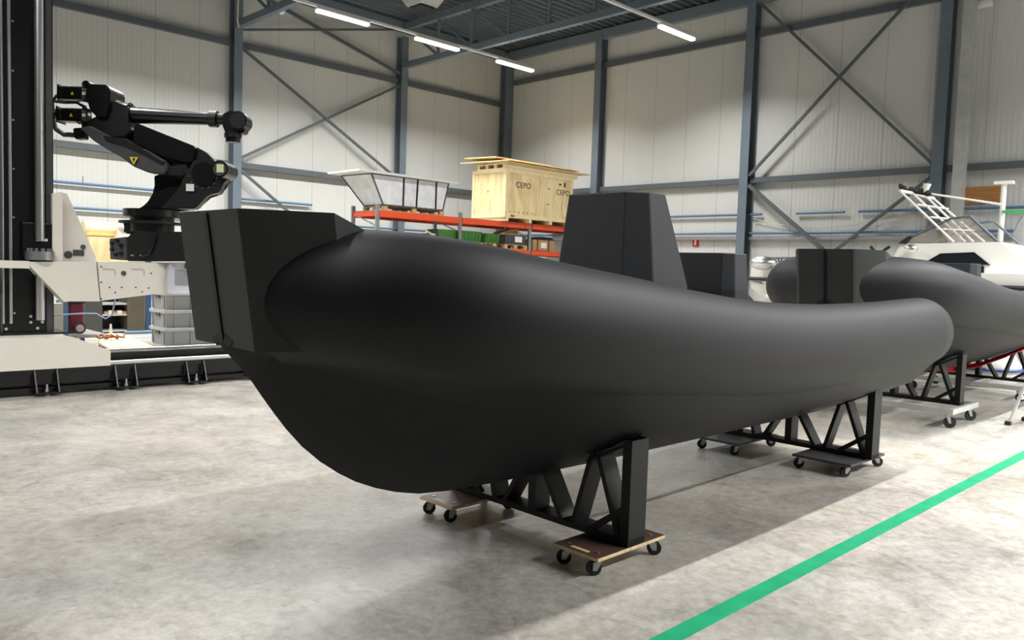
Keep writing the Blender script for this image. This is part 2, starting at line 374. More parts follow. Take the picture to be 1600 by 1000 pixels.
# eaves beams and trusses
beam('eaves_beam', (XW-.2, R_['y0'], 9.25), (XW-.2, YW-.3, 9.2), .2, .3, 'dark steel beam along the top of the right wall', 'beam')
beam('eaves_beam', (R_['x0'], YW-.2, 9.2), (XW-.4, YW-.2, 9.2), .2, .3, 'dark steel beam along the top of the left wall', 'beam')
def truss(x, lab):
    t = thing('roof_truss', lab, 'truss', (x, YW-.35, 7.9), 'roof trusses')
    y0, y1 = R_['y0']+.2, YW-.33
    link('bottom_chord', B().bar((x, y1, 7.98), (x, y0, 7.98), .16, .18), m_steel, t)
    link('top_chord', B().bar((x, y1, 9.2), (x, y0, 9.2), .16, .2), m_steel, t)
    y = y1-.1; k = 0
    while y-1.55 > y0:
        link('truss_post', B().bar((x, y-1.55, 8.05), (x, y-1.55, 9.12), .07, .07), m_steel, t)
        a, c = ((8.06, 9.1))
        link('truss_diagonal', B().bar((x, y, c), (x, y-1.5, a), .06, .06), m_steel, t)
        y -= 1.55; k += 1
    return t
truss(15.75, 'roof truss ending on the column behind the film-wrapped pallet')
truss(10.15, 'roof truss ending on the column right of the robot wrist')
# upper part of the first truss crosses the roof above, hall side
# duct, wall lamp, boards, sign, pipes
p = pX(1503, 250, 20.15)
tag(link('galvanised_duct', B().box(20.03, 20.27, 6.0, 6.23, 0, 8.0, .01), m_galv), 'pale galvanised rectangular duct standing upright by the right wall', 'duct')
q = pX(1522, 8, 20.35)
tag(link('wall_lamp', B().box(20.3, 20.5, q.y-.35, q.y+.0, q.z-.06, q.z+.06, .02), m_offw), 'small white lamp high on the right wall above the duct', 'lamp')
a = pX(1505, 293, 20.57); c = pX(1563, 318, 20.57)
tag(link('wooden_board', B().box(20.54, 20.6, c.y, a.y, c.z+.02, a.z+.0), wood_mat('oak_board', (176, 124, 70), 1.5, stretch=(1, 1, 6))), 'brown wooden board fixed on the right wall above the cabin cruiser', 'board')
def pipe(p0, p1, r, m, lab, cat='pipe'): return tag(link('wall_pipe', B().cyl(p0, p1, r, n=12), m), lab, cat, 'blue pipes along the walls')
xp = XW-.1; yp = YW-.1
pipe((xp, 17.0-.2, 3.32), (xp, 11.15, 3.32), .034, m_pipe, 'upper blue pipe on the right wall left of the cross bracing')
pipe((xp, 10.15, 3.32), (xp, 8.85, 3.32), .034, m_pipe, 'short upper blue pipe behind the lower cross braces')
pipe((xp, 8.5, 3.32), (xp, 4.2, 3.32), .034, m_pipe, 'upper blue pipe on the right wall behind the cruiser ladder')
tag(link('slack_rope', B().tube([(xp, 11.4, 3.2), (xp, 10.6, 3.03), (xp, 9.6, 2.93), (xp, 8.6, 2.98), (xp, 7.6, 3.25)], .012, 6), m_rope), 'thin pale rope sagging between the upper blue pipes', 'rope')
for y0, y1, t in ((17.0, 21.4, 'behind the plywood crate'), (11.8, 16.9, 'above the small red sign'), (6.8, 11.5, 'behind the lower cross braces'), (1.6, 6.5, 'behind the film-wrapped load')):
    pipe((xp, y0, 2.8), (xp, y1, 2.8), .034, m_pipe, f'lower blue pipe on the right wall {t}')
    tag(link('cable_tray', B().box(xp-.04, xp+.06, y0, y1, 2.62, 2.7), m_zinc), f'grey cable tray under the blue pipe {t}', 'cable tray', 'cable trays on the walls')
pipe((10.3, yp, 3.3), (12.6, yp, 3.3), .034, m_pipe, 'upper blue pipe on the left wall just right of the robot column')
pipe((4.8, yp, 3.32), (8.9, yp, 3.32), .034, m_pipe, 'upper blue pipe on the left wall behind the robot arm')
pipe((4.8, yp, 2.72), (10.0, yp, 2.74), .034, m_pipe, 'lower blue pipe on the left wall behind the robot base')
pipe((10.3, yp, 2.74), (20.3, yp, 2.78), .034, m_pipe, 'lower blue pipe on the left wall behind the orange rack')
for k, xx in enumerate((5.4, 6.3, 8.2)):
    tag(link('pipe_spike', B().cyl((xx, yp-.03, 3.3), (xx, yp-.03, 3.52), .012, n=6), m_zinc), ['thin upright pin on the blue pipe nearest the mast', 'thin upright pin on the blue pipe left of the robot link', 'thin upright pin on the blue pipe under the robot link'][k], 'pin')
q = pX(1087, 379, XW-.02)
t = thing('fire_sign', 'small red sign with white upright symbol on the right wall', 'sign', (XW-.02, q.y, q.z-.13))
link('sign_plate', B().box(XW-.03, XW-.004, q.y-.10, q.y+.10, q.z-.12, q.z+.12), m_redsign, t)
link('sign_symbol', B().box(XW-.045, XW-.031, q.y-.028, q.y+.028, q.z-.075, q.z+.075), m_paper, t)
# hanging cord at the first truss
tag(link('hanging_cord', B().tube([pY(374, -40, 19.5), pY(372, 0, 19.5), pY(371, 32, 19.5), pY(373, 43, 19.5)], .02, 6), m_rope), 'pale cord hanging by the column right of the robot', 'cord')
q = pY(440, 17, 19.5)
t = thing('ceiling_sensor', 'small white round sensor under the roof left of the lamps', 'sensor', (q.x, q.y, q.z))
link('sensor_dome', B().sphere((q.x, q.y, q.z), .09), m_offw, t, 60); link('sensor_rod', B().cyl((q.x, q.y, q.z+.05), (q.x, q.y, 9.4), .012, n=6), m_steel, t)
# unit heater hung under the roof
q = pZ(660, 2, 8.7)
t = thing('unit_heater', 'grey box heater hanging under the roof above the lamps', 'heater', (q.x, q.y, 8.55))
link('heater_body', B().box(q.x-.5, q.x+.5, q.y-.5, q.y+.5, 8.85, 9.3, .03), m_offw, t)
def fr(z, a): return [(q.x-a, q.y-a, z), (q.x+a, q.y-a, z), (q.x+a, q.y+a, z), (q.x-a, q.y+a, z)]
link('heater_hood', B().loft([fr(8.85, .47), fr(8.55, .3)]), m_galv, t)
link('heater_outlet', B().box(q.x-.24, q.x+.24, q.y-.24, q.y+.24, 8.5, 8.56), m_black2, t)

# strip lamps and trunking
labs = {10.35: 'long glowing strip lamp nearest the robot, on the left trunking', 13.35: 'middle glowing strip lamp on the left trunking', 16.35: 'glowing strip lamp at the far end of the left trunking', 16.55: 'glowing strip lamp at the end of the right trunking'}
for yy, xs in STRIP_ROWS:
    for xx in xs:
        if xx not in labs: continue
        t = thing('strip_lamp', labs[xx], 'ceiling light', (xx+.75, yy, LIGHT_Z-.07), 'strip lamps under the roof')
        link('housing', B().box(xx, xx+1.5, yy-.07, yy+.07, LIGHT_Z-.01, LIGHT_Z+.05, .01), m_offw, t)
        link('diffuser', B().box(xx+.01, xx+1.49, yy-.065, yy+.065, LIGHT_Z-.07, LIGHT_Z-.01), m_led, t)
for yy, x1, s in ((17.6, 17.8, 'left'), (12.0, 18.1, 'right')):
    tag(link('lamp_trunking', B().box(-10.5, x1, yy-.035, yy+.035, LIGHT_Z+.05, LIGHT_Z+.11), m_offw), f'thin white trunking carrying the {s} row of strip lamps', 'lamp rail')

# green tape
g = pZ(1320, 854)
tag(link('floor_tape', B().box(-1.5, 19.5, 1.885, 1.985, 0.0, 0.0015), m_green_t), 'green tape line running across the concrete floor', 'floor marking')

# ------------------------------------------------------------ boats
YC = 3.30
def interp(tab, x):
    if x <= tab[0][0]: return tab[0][1:]
    for i in range(len(tab)-1):
        a, c = tab[i], tab[i+1]
        if a[0] <= x <= c[0]:
            t = (x-a[0])/(c[0]-a[0]); return tuple(a[k]+(c[k]-a[k])*t for k in range(1, len(a)))
    return tab[-1][1:]
def smooth_path(tab, n):
    """Catmull-Rom through tab"""
    P = [Vector(p) for p in tab]; P = [P[0]*2-P[1]]+P+[P[-1]*2-P[-2]]; out = []
    for i in range(1, len(P)-2):
        for k in range(n):
            t = k/n; a, c, d, e = P[i-1], P[i], P[i+1], P[i+2]
            out.append(0.5*((2*c)+(-a+d)*t+(2*a-5*c+4*d-e)*t*t+(-a+3*c-3*d+e)*t**3))
    out.append(P[-2]); return out
KEEL = [(1.50, 1.24), (1.53, 1.205), (1.64, 1.08), (1.735, .945), (1.88, .765), (2.05, .62), (2.27, .495), (2.58, .40), (2.95, .372), (3.6, .36), (5, .36), (7.2, .365)]
CHINE = [(1.50, .03, 1.25), (1.6, .10, 1.215), (1.75, .18, 1.165), (2.07, .37, 1.06), (2.4, .51, .975), (2.8, .64, .875), (3.3, .73, .78), (3.8, .775, .732), (4.4, .80, .73), (5.2, .82, .737), (7.2, .85, .747)]
TUBE = [(1.78, .14, 1.45), (1.91, .355, 1.447), (2.06, .57, 1.435), (2.28, .725, 1.405), (2.65, .81, 1.345), (3.15, .855, 1.285), (3.7, .87, 1.222), (4.4, .875, 1.163), (5.2, .875, 1.14), (6.2, .87, 1.15), (7.2, .87, 1.18)]
def tube_r(x): return .302-.017*max(0, min(1, (x-2.0)/4))
def make_boat(name, label):
    t = thing(name, label, 'boat', (3.6, YC, 0.36), 'black plastic rigid boat hulls on cradles')
    path = smooth_path(TUBE, 6)
    kp = smooth_path([(a, 0, c) for a, c in KEEL], 4); kz = [(p.x, p.z) for p in kp]
    cp = smooth_path([(a, o, z) for a, o, z in CHINE], 4); ch = [(p.x, p.y, p.z) for p in cp]
    tb = [(p.x, p.y, p.z) for p in path]
    b = B(); secs = []
    xs = [1.512, 1.52, 1.535, 1.56, 1.6, 1.65, 1.7, 1.76, 1.82, 1.9, 2.0, 2.1, 2.2, 2.32, 2.45, 2.6, 2.8, 3.0, 3.2, 3.4, 3.6, 3.8, 4.1, 4.5, 5, 5.5, 6, 6.6, 7.2]
    for x in xs:
        zk, = interp(kz, x); oc, zc = interp(ch, x); zc = max(zc, zk+.004)
        ot, zt = interp(tb, max(x, 1.91)); TR = tube_r(x)-.012
        d_ = math.hypot(oc-ot, zc-zt); an = math.atan2(zc-zt, oc-ot)+math.acos(min(1, TR/d_))
        T = Vector((ot+TR*math.cos(an), zt+TR*math.sin(an)))
        f = min(1, max(0, (x-1.56)/.36)); f = f*f*(3-2*f)
        A = Vector((oc+.012, 1.228))
        S = [A.lerp(T, f), Vector((.10, 1.255)).lerp(Vector((ot, zt)), f)]
        top = Vector((0, 1.29+(zt-.12-1.29)*f))
        mid = Vector((oc*.55, zk+(zc-zk)*.50))
        low = Vector((oc*.18, zk+(zc-zk)*.13))
        # curved topside between chine and tube, bulging to stay fair
        c0 = Vector((oc, zc)); s0 = S[0]; q1 = c0.lerp(s0, .33); q2 = c0.lerp(s0, .66)
        dk = Vector((max(0.02, S[1].x-.12), top.y))
        half = [low, mid, c0, q1, q2, s0, S[1], dk]
        xo = x
        sec = [(xo, YC, zk)]+[(xo, YC-p.x, p.y) for p in half]+[(xo, YC, top.y)]+[(xo, YC+p.x, p.y) for p in half[::-1]]
        secs.append(sec)
    b.loft(secs); link('hull', b, m_tube, t, 16)
    for sgn in (-1, 1):
        b = B(); rings = []; n = 48; up = Z_
        for i, p in enumerate(path):
            P = Vector((p.x, YC+sgn*p.y, p.z)); a = path[max(0, i-1)]; c = path[min(len(path)-1, i+1)]
            d = Vector((c.x-a.x, sgn*(c.y-a.y), c.z-a.z)).normalized()
            if i == len(path)-1: d = X_.copy()
            if i == 0: d = Vector((.52, sgn*.855, 0))
            sd = up.cross(d).normalized(); u2 = d.cross(sd)
            rings.append([P+(sd*math.cos(2*math.pi*k/n)+u2*math.sin(2*math.pi*k/n))*tube_r(p.x) for k in range(n)])
        last = rings[-1]; cen = Vector((7.2, YC+sgn*path[-1].y, path[-1].z))
        rings.append([cen+X_*.012+(v-cen)*.965 for v in last])
        b.loft([[tuple(v) for v in r] for r in rings]); link('side_tube', b, m_tube, t, 50)
    # bow block: raked, bluntly tapered box with a centre seam
    b = B()
    def ring(z, f):   # f 0 bottom .. 1 top
        xf = 1.52-.08*f; wf = .30; wr = .47; c = .03
        h = [(xf, 0), (xf, wf-c*.6), (xf+c*.7, wf+c*.3), (xf+.32, wr), (2.25, wr)]
        pts = [(x, YC-o) for x, o in h]+[(x, YC+o) for x, o in h[:0:-1]]
        return pts
    zs = [(1.232, 0), (1.40, .3), (1.585, .62), (1.77, .95), (1.80, 1.0)]
    secs = []
    for z, f in zs:
        sec = []
        for (x, yv) in ring(z, f):
            zz2 = z
            if f == 1.0 and x > 1.8: zz2 = 1.60
            if f == .95 and x > 1.8: zz2 = 1.59
            if f == 0 and x <= 1.5: zz2 = 1.235
            sec.append((x, yv, zz2))
        secs.append(sec)
    b.loft(secs); blk = link('bow_block', b, m_block, t, 25)
    b = B(); b.bar((1.518, YC, 1.24), (1.440, YC, 1.79), .022, .012, Y_, .003)
    s = link('weld_seam', b, m_hull, blk)
    # helm console
    def cons(name, x0t, x0b, x1t, x1b, hw_t, hw_b, zt, ch_t, ch_b, zb=1.0):
        b = B()
        def rg(x0, x1, hw, c, z): return [(x0, YC-hw+c, z), (x0+c*1.1, YC-hw, z), (x1, YC-hw, z), (x1, YC+hw, z), (x0+c*1.1, YC+hw, z), (x0, YC+hw-c, z)]
        k = (zt-1.56)/(zt-zb)
        b.loft([rg(x0b, x1b+.0, hw_b, ch_b, zb), rg(x0b+(x0t-x0b)*.45, x1b, hw_b+(hw_t-hw_b)*.48, ch_b+(ch_t-ch_b)*.45, 1.53) if x1b != x1t else rg(x0b, x1b, hw_b, ch_b, 1.5), rg(x0t, x1t, hw_t, ch_t, zt)])
        bmesh.ops.bevel(b.bm, geom=list(b.bm.edges), offset=.006, segments=1, affect='EDGES')
        return link(name, b, m_cons, t)
    cons('helm_console', 3.96, 3.86, 4.24, 4.42, .33, .47, 2.095, .10, .16)
    cons('seat_box', 4.96, 4.94, 5.19, 5.19, .38, .40, 1.757, .06, .07)
    return t
boat1 = make_boat('rigid_boat_hull', 'large black boat hull filling the middle of the hall')

def make_cradle(name, label, X, z0=0.12):
    t = thing(name, label, 'boat cradle', (X, YC, z0), 'black welded boat cradles')
    w_ = .13
    link('cross_beam', B().box(X-.07, X+.07, YC-.74, YC+.74, z0, z0+.035), m_cradle, t)
    for s in (-1, 1):
        link('post', B().box(X-.075, X+.075, YC+s*.71-.03, YC+s*.71+.03, z0, .70), m_cradle, t)
        link('diagonal', B().bar((X, YC+s*.66, z0+.03), (X, YC+s*.49, .60), .03, w_, Y_), m_cradle, t)
        link('diagonal', B().bar((X, YC+s*.33, z0+.03), (X, YC+s*.46, .60), .03, w_, Y_), m_cradle, t)
        link('diagonal', B().bar((X, YC+s*.24, z0+.03), (X, YC+s*.09, .40), .03, w_, Y_), m_cradle, t)
        link('knee_brace', B().bar((X-.05, YC+s*.46, z0+.03), (X-.05, YC+s*.70, .32), .03, .035, X_), m_cradle, t)
        link('bed_plate', B().bar((X, YC+s*.68, .665), (X, YC+s*.42, .53), .13, .02, X_), m_cradle, t)
    link('post', B().box(X-.065, X+.065, YC-.03, YC+.03, z0, .375), m_cradle, t)
    return t
cr1 = make_cradle('boat_cradle', 'black cradle under the front of the nearest hull', 3.525)
cr2 = make_cradle('boat_cradle', 'black cradle under the stern of the nearest hull', 6.80)

def caster(parent, x, y, ztop, r, ang, zinc=m_zinc):
    """swivel caster part: fork with wheel as sub-part"""
    d = Vector((math.cos(ang), math.sin(ang), 0)); sd = Vector((-d.y, d.x, 0)); off = d*(r*.45); c = Vector((x, y, r))+off
    b = B(); b.box(x-.035, x+.035, y-.03, y+.03, ztop-.008, ztop); b.cyl((x, y, ztop-.02), (x, y, ztop-.006), .022, n=12)
    for s in (-1, 1):
        a = c+sd*(s*.018)
        b.prism([Vector((x, y, ztop-.02))+sd*(s*.018)-d*.02, Vector((x, y, ztop-.02))+sd*(s*.018)+d*.028, a+d*.012-Z_*.01, a-d*.012-Z_*.01], sd*(s*.004))
    f = link('caster', b, zinc, parent)
    b = B(); b.cyl(c-sd*.013, c+sd*.013, r, n=24); bmesh.ops.bevel(b.bm, geom=[e for e in b.bm.edges if len(e.link_faces) == 2 and e.calc_face_angle(0) > 1], offset=.004, segments=2, affect='EDGES')
    wh = link('wheel', b, m_rubber, f, 40)
    return f
def make_dolly(name, label, x0, x1, y0, y1, zt=0.115, board=None, edge=None, r=.04, ply=True):
    t = thing(name, label, 'dolly', ((x0+x1)/2, (y0+y1)/2, 0), 'furniture dollies under the nearest hull')
    board = board or m_brown; edge = edge or m_birch
    bd = link('board', B().box(x0, x1, y0, y1, zt-.02, zt-.002, .004), edge, t)
    link('top_film', B().box(x0+.004, x1-.004, y0+.004, y1-.004, zt-.003, zt), board, bd)
    if ply:
        cx = (x0+x1)/2
        link('hand_slot', B().box(x0+.03, x0+.055, (y0+y1)/2-.06, (y0+y1)/2+.06, zt, zt+.001, .0), m_birch, bd)
        for xx in (x0+.07, x1-.07):
            for yy in (y0+.06, y1-.06): link('bolt_head', B().cyl((xx, yy, zt), (xx, yy, zt+.004), .012, n=10), m_zinc, bd)
    for k, (xx, yy) in enumerate(((x0+.06, y0+.055), (x0+.06, y1-.055), (x1-.06, y0+.055), (x1-.06, y1-.055))):
        caster(t, xx, yy, zt-.02, r, [2.6, 2.3, 5.5, 3.6][k])
    return t
make_dolly('furniture_dolly', 'brown dolly with pale plywood edge under the near post of the front cradle', 3.20, 3.80, 2.56, 2.88)
make_dolly('furniture_dolly', 'brown dolly under the far end of the front cradle', 3.18, 3.76, 3.71, 4.03)
make_dolly('furniture_dolly', 'dark grey dolly under the near post of the stern cradle', 6.42, 7.12, 2.60, 3.10, board=m_dkboard, edge=m_dkboard, ply=False, r=.042)
make_dolly('furniture_dolly', 'dark grey dolly under the far end of the stern cradle', 6.38, 7.10, 3.58, 4.02, board=m_dkboard, edge=m_dkboard, ply=False, r=.042)

# second boat, same build, behind the first
D2 = (6.46, .285, .10)
b2 = dup(boat1, D2, 'dark grey boat hull behind the nearest one at the right edge')
for ch in list(b2.children):
    if ch.name.startswith('helm_console'): bpy.data.objects.remove(ch)
dup(cr1, D2, 'black cradle under the bow of the second hull')
dup(cr2, D2, 'black cradle under the rear of the second hull beside the red strap')
def steel_dolly(label, x0, x1, y0, y1, zt):
    t = thing('steel_dolly', label, 'dolly', ((x0+x1)/2, (y0+y1)/2, 0), 'steel frame dollies under the second hull')
    b = B()
    b.box(x0, x1, y0, y0+.05, zt-.06, zt); b.box(x0, x1, y1-.05, y1, zt-.06, zt); b.box(x0, x0+.05, y0+.05, y1-.05, zt-.06, zt); b.box(x1-.05, x1, y0+.05, y1-.05, zt-.06, zt)
    b.box(x0+.05, x1-.05, (y0+y1)/2-.15, (y0+y1)/2+.15, zt-.03, zt)
    link('steel_frame', b, m_galv, t)
    for k, (xx, yy) in enumerate(((x0+.08, y0+.08), (x0+.08, y1-.08), (x1-.08, y0+.08), (x1-.08, y1-.08))): caster(t, xx, yy, zt-.06, .062, [5.2, 4.6, 5.5, 4.9][k])
    return t
z2 = 0.22
steel_dolly('white steel dolly under the bow cradle of the second hull', 9.55, 10.45, 2.80, 4.4, z2)
steel_dolly('grey steel dolly under the rear cradle of the second hull', 12.6, 13.75, 2.84, 4.4, z2)
# red strap and blue drum under the second hull
pts = [pX(1452, 574, 11.6), pX(1490, 577, 12.0), pX(1530, 570, 12.2), pX(1570, 556, 12.4), pX(1606, 542, 12.6), pX(1640, 530, 12.7)]
b = B()
for i in range(len(pts)-1): b.bar(pts[i], pts[i+1]+(pts[i+1]-pts[i])*.02, .012, .085, side=(1, -1, 0))
tag(link('red_strap', b, m_red), 'wide red strap hanging below the second hull', 'strap')
q = pZ(1575, 572, 0.0)
t = thing('blue_sack', 'white sack with blue rim standing on the floor behind the rear dolly', 'sack', (14.3, 3.9, 0))
cx, cy = 14.3, 3.9
link('sack_body', B().loft([[(cx+math.cos(a_*math.pi/8)*r_, cy+math.sin(a_*math.pi/8)*r_*1.5, z_) for a_ in range(16)] for z_, r_ in ((0, .32), (.1, .4), (.35, .42), (.55, .34), (.62, .18))]), m_offw, t, 60)
link('blue_rim', B().tube([(cx+math.cos(a_*math.pi/8)*.43, cy+math.sin(a_*math.pi/8)*.645, .28) for a_ in range(17)], .03, 6), m_blue, t)
# aluminium ladder at the right edge
t = thing('aluminium_ladder', 'aluminium step ladder leg at the right edge of the floor', 'ladder', (10.361, 2.46, 0))
A0 = pZ(1575, 664); 
n1 = A0+Vector((.15, -.62, 2.2)); 
link('front_rail', B().bar(A0, n1, .06, .025, X_), m_galv, t)
A1 = A0+Vector((.5, -.05, 0)); link('side_rail', B().bar(A1, A1+Vector((-.08, -.60, 2.2)), .06, .025, X_), m_galv, t)
for k in range(1, 7):
    f = k*.145; a_ = A0.lerp(n1, f); c_ = A1.lerp(A1+Vector((-.08, -.60, 2.2)), f); link('ladder_rung', B().bar(a_, c_, .05, .025), m_galv, t)
for P_ in (A0, A1): link('rubber_foot', B().box(P_.x-.04, P_.x+.04, P_.y-.03, P_.y+.03, 0, .045, .008), m_rubber, t)

# ------------------------------------------------------------ cabin cruiser at the right
XB = 15.0
def pb(x, y, dx=0.0): return pX(x, y, XB+dx)
t = thing('cabin_cruiser', 'white cabin cruiser with ladder frame behind the second hull', 'boat', (XB+1.1, 5, 0.4))
b = B(); secs = []
for yy, hw, zk, zs in ((8.95, .05, 1.35, 1.86), (8.5, .38, 1.05, 1.84), (7.8, .75, .8, 1.82), (6.8, 1.0, .62, 1.80), (5.5, 1.12, .52, 1.78), (4, 1.15, .48, 1.78), (1.2, 1.1, .48, 1.78)):
    cx = XB+1.15; secs.append([(cx, yy, zk), (cx-hw*.75, yy, zk+.38), (cx-hw*.97, yy, 1.5), (cx-hw, yy, zs), (cx, yy, zs+.03), (cx+hw, yy, zs), (cx+hw*.97, yy, 1.5), (cx+hw*.75, yy, zk+.38)])
b.loft(secs); hull2 = link('cruiser_hull', b, m_white, t, 30)
b = B()
for i, (yy, hw) in enumerate(((8.97, .06), (8.5, .39), (7.8, .76), (6.8, 1.01), (5.5, 1.13), (4, 1.16), (1.2, 1.11))):
    pass
b.tube([(XB+1.15-hw-.0, yy, 1.55) for yy, hw in ((8.97, .06), (8.5, .39), (7.8, .76), (6.8, 1.01), (5.5, 1.13), (4, 1.16), (1.2, 1.11))], .04, 8)
link('rub_rail', b, m_rubber, hull2)
# cabin: side profile traced in the plane of the near cabin side
cab = [pb(1395, 402, .25), pb(1408, 381, .25), pb(1562, 378, .25), pb(1612, 418, .25), pb(1625, 436, .25), pb(1395, 436, .25)]
cb = link('cabin', B().prism(cab, (1.7, 0, 0)), m_white, t)
win = [pb(1443, 411, .22), pb(1469, 396, .22), pb(1522, 394, .22), pb(1547, 414, .22)]
link('cabin_window', B().prism(win, (.04, 0, 0)), m_dkglass, cb)
win = [pb(1462, 416, .22), pb(1537, 416, .22), pb(1537, 440, .22), pb(1462, 440, .22)]
link('lower_window', B().prism(win, (.04, 0, 0)), m_dkglass, cb)
# windscreen frame
b = B(); r = .022
fr_ = [pb(1405, 379, .3), pb(1487, 341, .3), pb(1516, 338, .3), pb(1560, 378, .3)]
b.tube(fr_, r, 8); fr2 = [v+Vector((1.4, 0, 0)) for v in fr_]; b.tube(fr2, r, 8)
for v, v2 in zip(fr_, fr2): b.tube([v, v2], r*.8, 8)
ws = link('windscreen_frame', b, m_brace, t)
link('windscreen_pane', B().prism(fr_, (.01, 0, 0)), mat('windscreen_glass', (176, 170, 160), 0.1, alpha=0.35), ws)
# ladder frame laid over the cabin
t2 = thing('radar_ladder_frame', 'white tubular ladder frame leaning over the cruiser cabin', 'frame', tuple(pb(1490, 378, .5)))
rods = [((1408, 300), (1490, 378), .25), ((1424, 300), (1508, 378), .55), ((1446, 306), (1521, 378), .85), ((1457, 309), (1538, 378), 1.15)]
for a_, c_, dx in rods: link('frame_tube', B().cyl(pb(*a_, dx), pb(*c_, dx), .02, n=8), m_white, t2)
for fy in (.25, .5, .74):
    A_ = pb(*[1408+(1490-1408)*fy, 300+78*fy], .25); C_ = pb(*[1457+(1538-1457)*fy, 309+69*fy], 1.15); link('tread', B().bar(A_, C_, .14, .02), m_white, t2)
link('top_rail', B().tube([pb(1406, 298, .25), pb(1432, 303, .7), pb(1459, 310, 1.15)], .03, 8), m_white, t2)
b = B()
for x_, y_ in ((1412, 297), (1424, 299), (1438, 301), (1450, 304)): b.sphere(pb(x_, y_-2, .6), .06, n=8)
b.bar(pb(1408, 296, .6), pb(1454, 305, .6), .1, .05); b.cyl(pb(1409, 296, .6), pb(1407, 288, .6), .04, n=8)
link('lamp_cluster', b, m_rubber, t2)
b = B(); b.cyl(pb(1446, 300, .6), pb(1449, 287, .6), .035, .07, n=12); link('horn', b, m_white, t2)
tag(link('whip_aerial', B().cyl(pb(1455, 303, .7), pb(1569, 320, .7), .018, n=6), m_white), 'long thin white pole lying from the ladder frame to the storage frame', 'pole')
b = B()
P1 = pb(1405, 378, .25); b.prism([pb(1403, 380, .2), pb(1419, 369, .2), pb(1426, 369, .2), pb(1416, 381, .2)], (.04, 0, 0)); link('dark_vent', b, m_rubber, cb)
b = B(); b.sphere(pb(1424, 388, .1), .10, (1, 1.2, .7)); link('deck_light', b, m_chrome, cb, 60)
# bow rail
b = B()
zt = pb(1200, 404, .6); L_ = [pb(1176, 408, .6), pb(1195, 403, .6), pb(1250, 403, .6)]
b.tube(L_, .02, 8)
for x_ in (1215, 1222, 1236): b.tube([pb(x_, 403, .6), pb(x_+(7 if x_ != 1222 else -4), 419, .6)], .018, 6)
link('bow_rail', b, m_brace, t)
q = pb(1193, 411, .5); tag(link('mooring_ball', B().sphere(q, .2, (1, 1.5, .75)), m_chrome, smooth=60), 'shiny silver fender on the foredeck of the cruiser', 'fender')
q = pb(1368, 395, .5); tag(link('deck_cleat', B().tube([q+Vector((0, .1, .12)), q, q+Vector((0, -.12, .02)), q+Vector((0, -.25, .12))], .03, 6).cyl((q.x, q.y-.05, 1.80), (q.x, q.y-.05, q.z+.01), .025, n=8), m_rubber), 'black bent hook standing on the cruiser deck above the second hull', 'hook')
# trestles holding the cruiser, pallets below
for k, yy in enumerate((7.4, 3.2)):
    t3 = thing('boat_trestle', ['grey trestle under the bow of the cabin cruiser', 'grey trestle under the stern of the cabin cruiser'][k], 'trestle', (XB+1.1, yy, 0), 'trestles under the cruiser')
    link('beam', B().box(XB+.2, XB+2.1, yy-.08, yy+.08, .5, .66), m_galv, t3)
    for xx in (XB+.3, XB+2.0): link('leg', B().box(xx-.06, xx+.06, yy-.06, yy+.06, 0, .5), m_galv, t3)
def pallet(label, x0, x1, y0, y1, z0, group='wooden pallets', along='x'):
    t = thing('wooden_pallet', label, 'pallet', ((x0+x1)/2, (y0+y1)/2, z0), group)
    b = B(); n = 7
    for k in range(n):
        if along == 'x': yy = y0+(y1-y0)*(k+.5)/n; b.box(x0, x1, yy-.045, yy+.045, z0+.122, z0+.144)
        else: xx = x0+(x1-x0)*(k+.5)/n; b.box(xx-.045, xx+.045, y0, y1, z0+.122, z0+.144)
    link('deck_boards', b, m_pallet, t)
    b = B()
    for xx in (x0+.07, (x0+x1)/2, x1-.07):
        for yy in (y0+.05, (y0+y1)/2, y1-.05): b.box(xx-.07, xx+.07, yy-.05, yy+.05, z0+.022, z0+.1)
    for yy in (y0+.05, (y0+y1)/2, y1-.05): b.box(x0, x1, yy-.05, yy+.05, z0, z0+.022)
    for xx in (x0+.07, (x0+x1)/2, x1-.07): b.box(xx-.07, xx+.07, y0, y1, z0+.1, z0+.122)
    link('bearers', b, m_pallet, t); return t
q = pX(1212, 467, 12.6)
# a low shelf bench against the right with pallets stacked on it
for k in range(8):
    pallet(['lowest floor-standing wooden pallet of the stack left of the second bow', 'second wooden pallet from the bottom of the stack left of the second bow', 'third wooden pallet from the bottom of the stack left of the second bow', 'fourth wooden pallet of the stack left of the second bow', 'fifth wooden pallet of the stack left of the second bow', 'sixth wooden pallet from the bottom of the stack left of the second bow', 'seventh wooden pallet of the stack left of the second bow', 'top wooden pallet of the stack left of the second bow'][k], 13.1, 14.3, 6.45, 7.25, .144*k)
q = pX(1175, 462, 13.7)
tag(link('plastic_bag', B().sphere((13.35, 6.95, 1.24), .12, (1.2, 1.3, .7), 12), m_clear, smooth=80), 'crumpled clear plastic bag on the stack left of the second bow', 'bag')
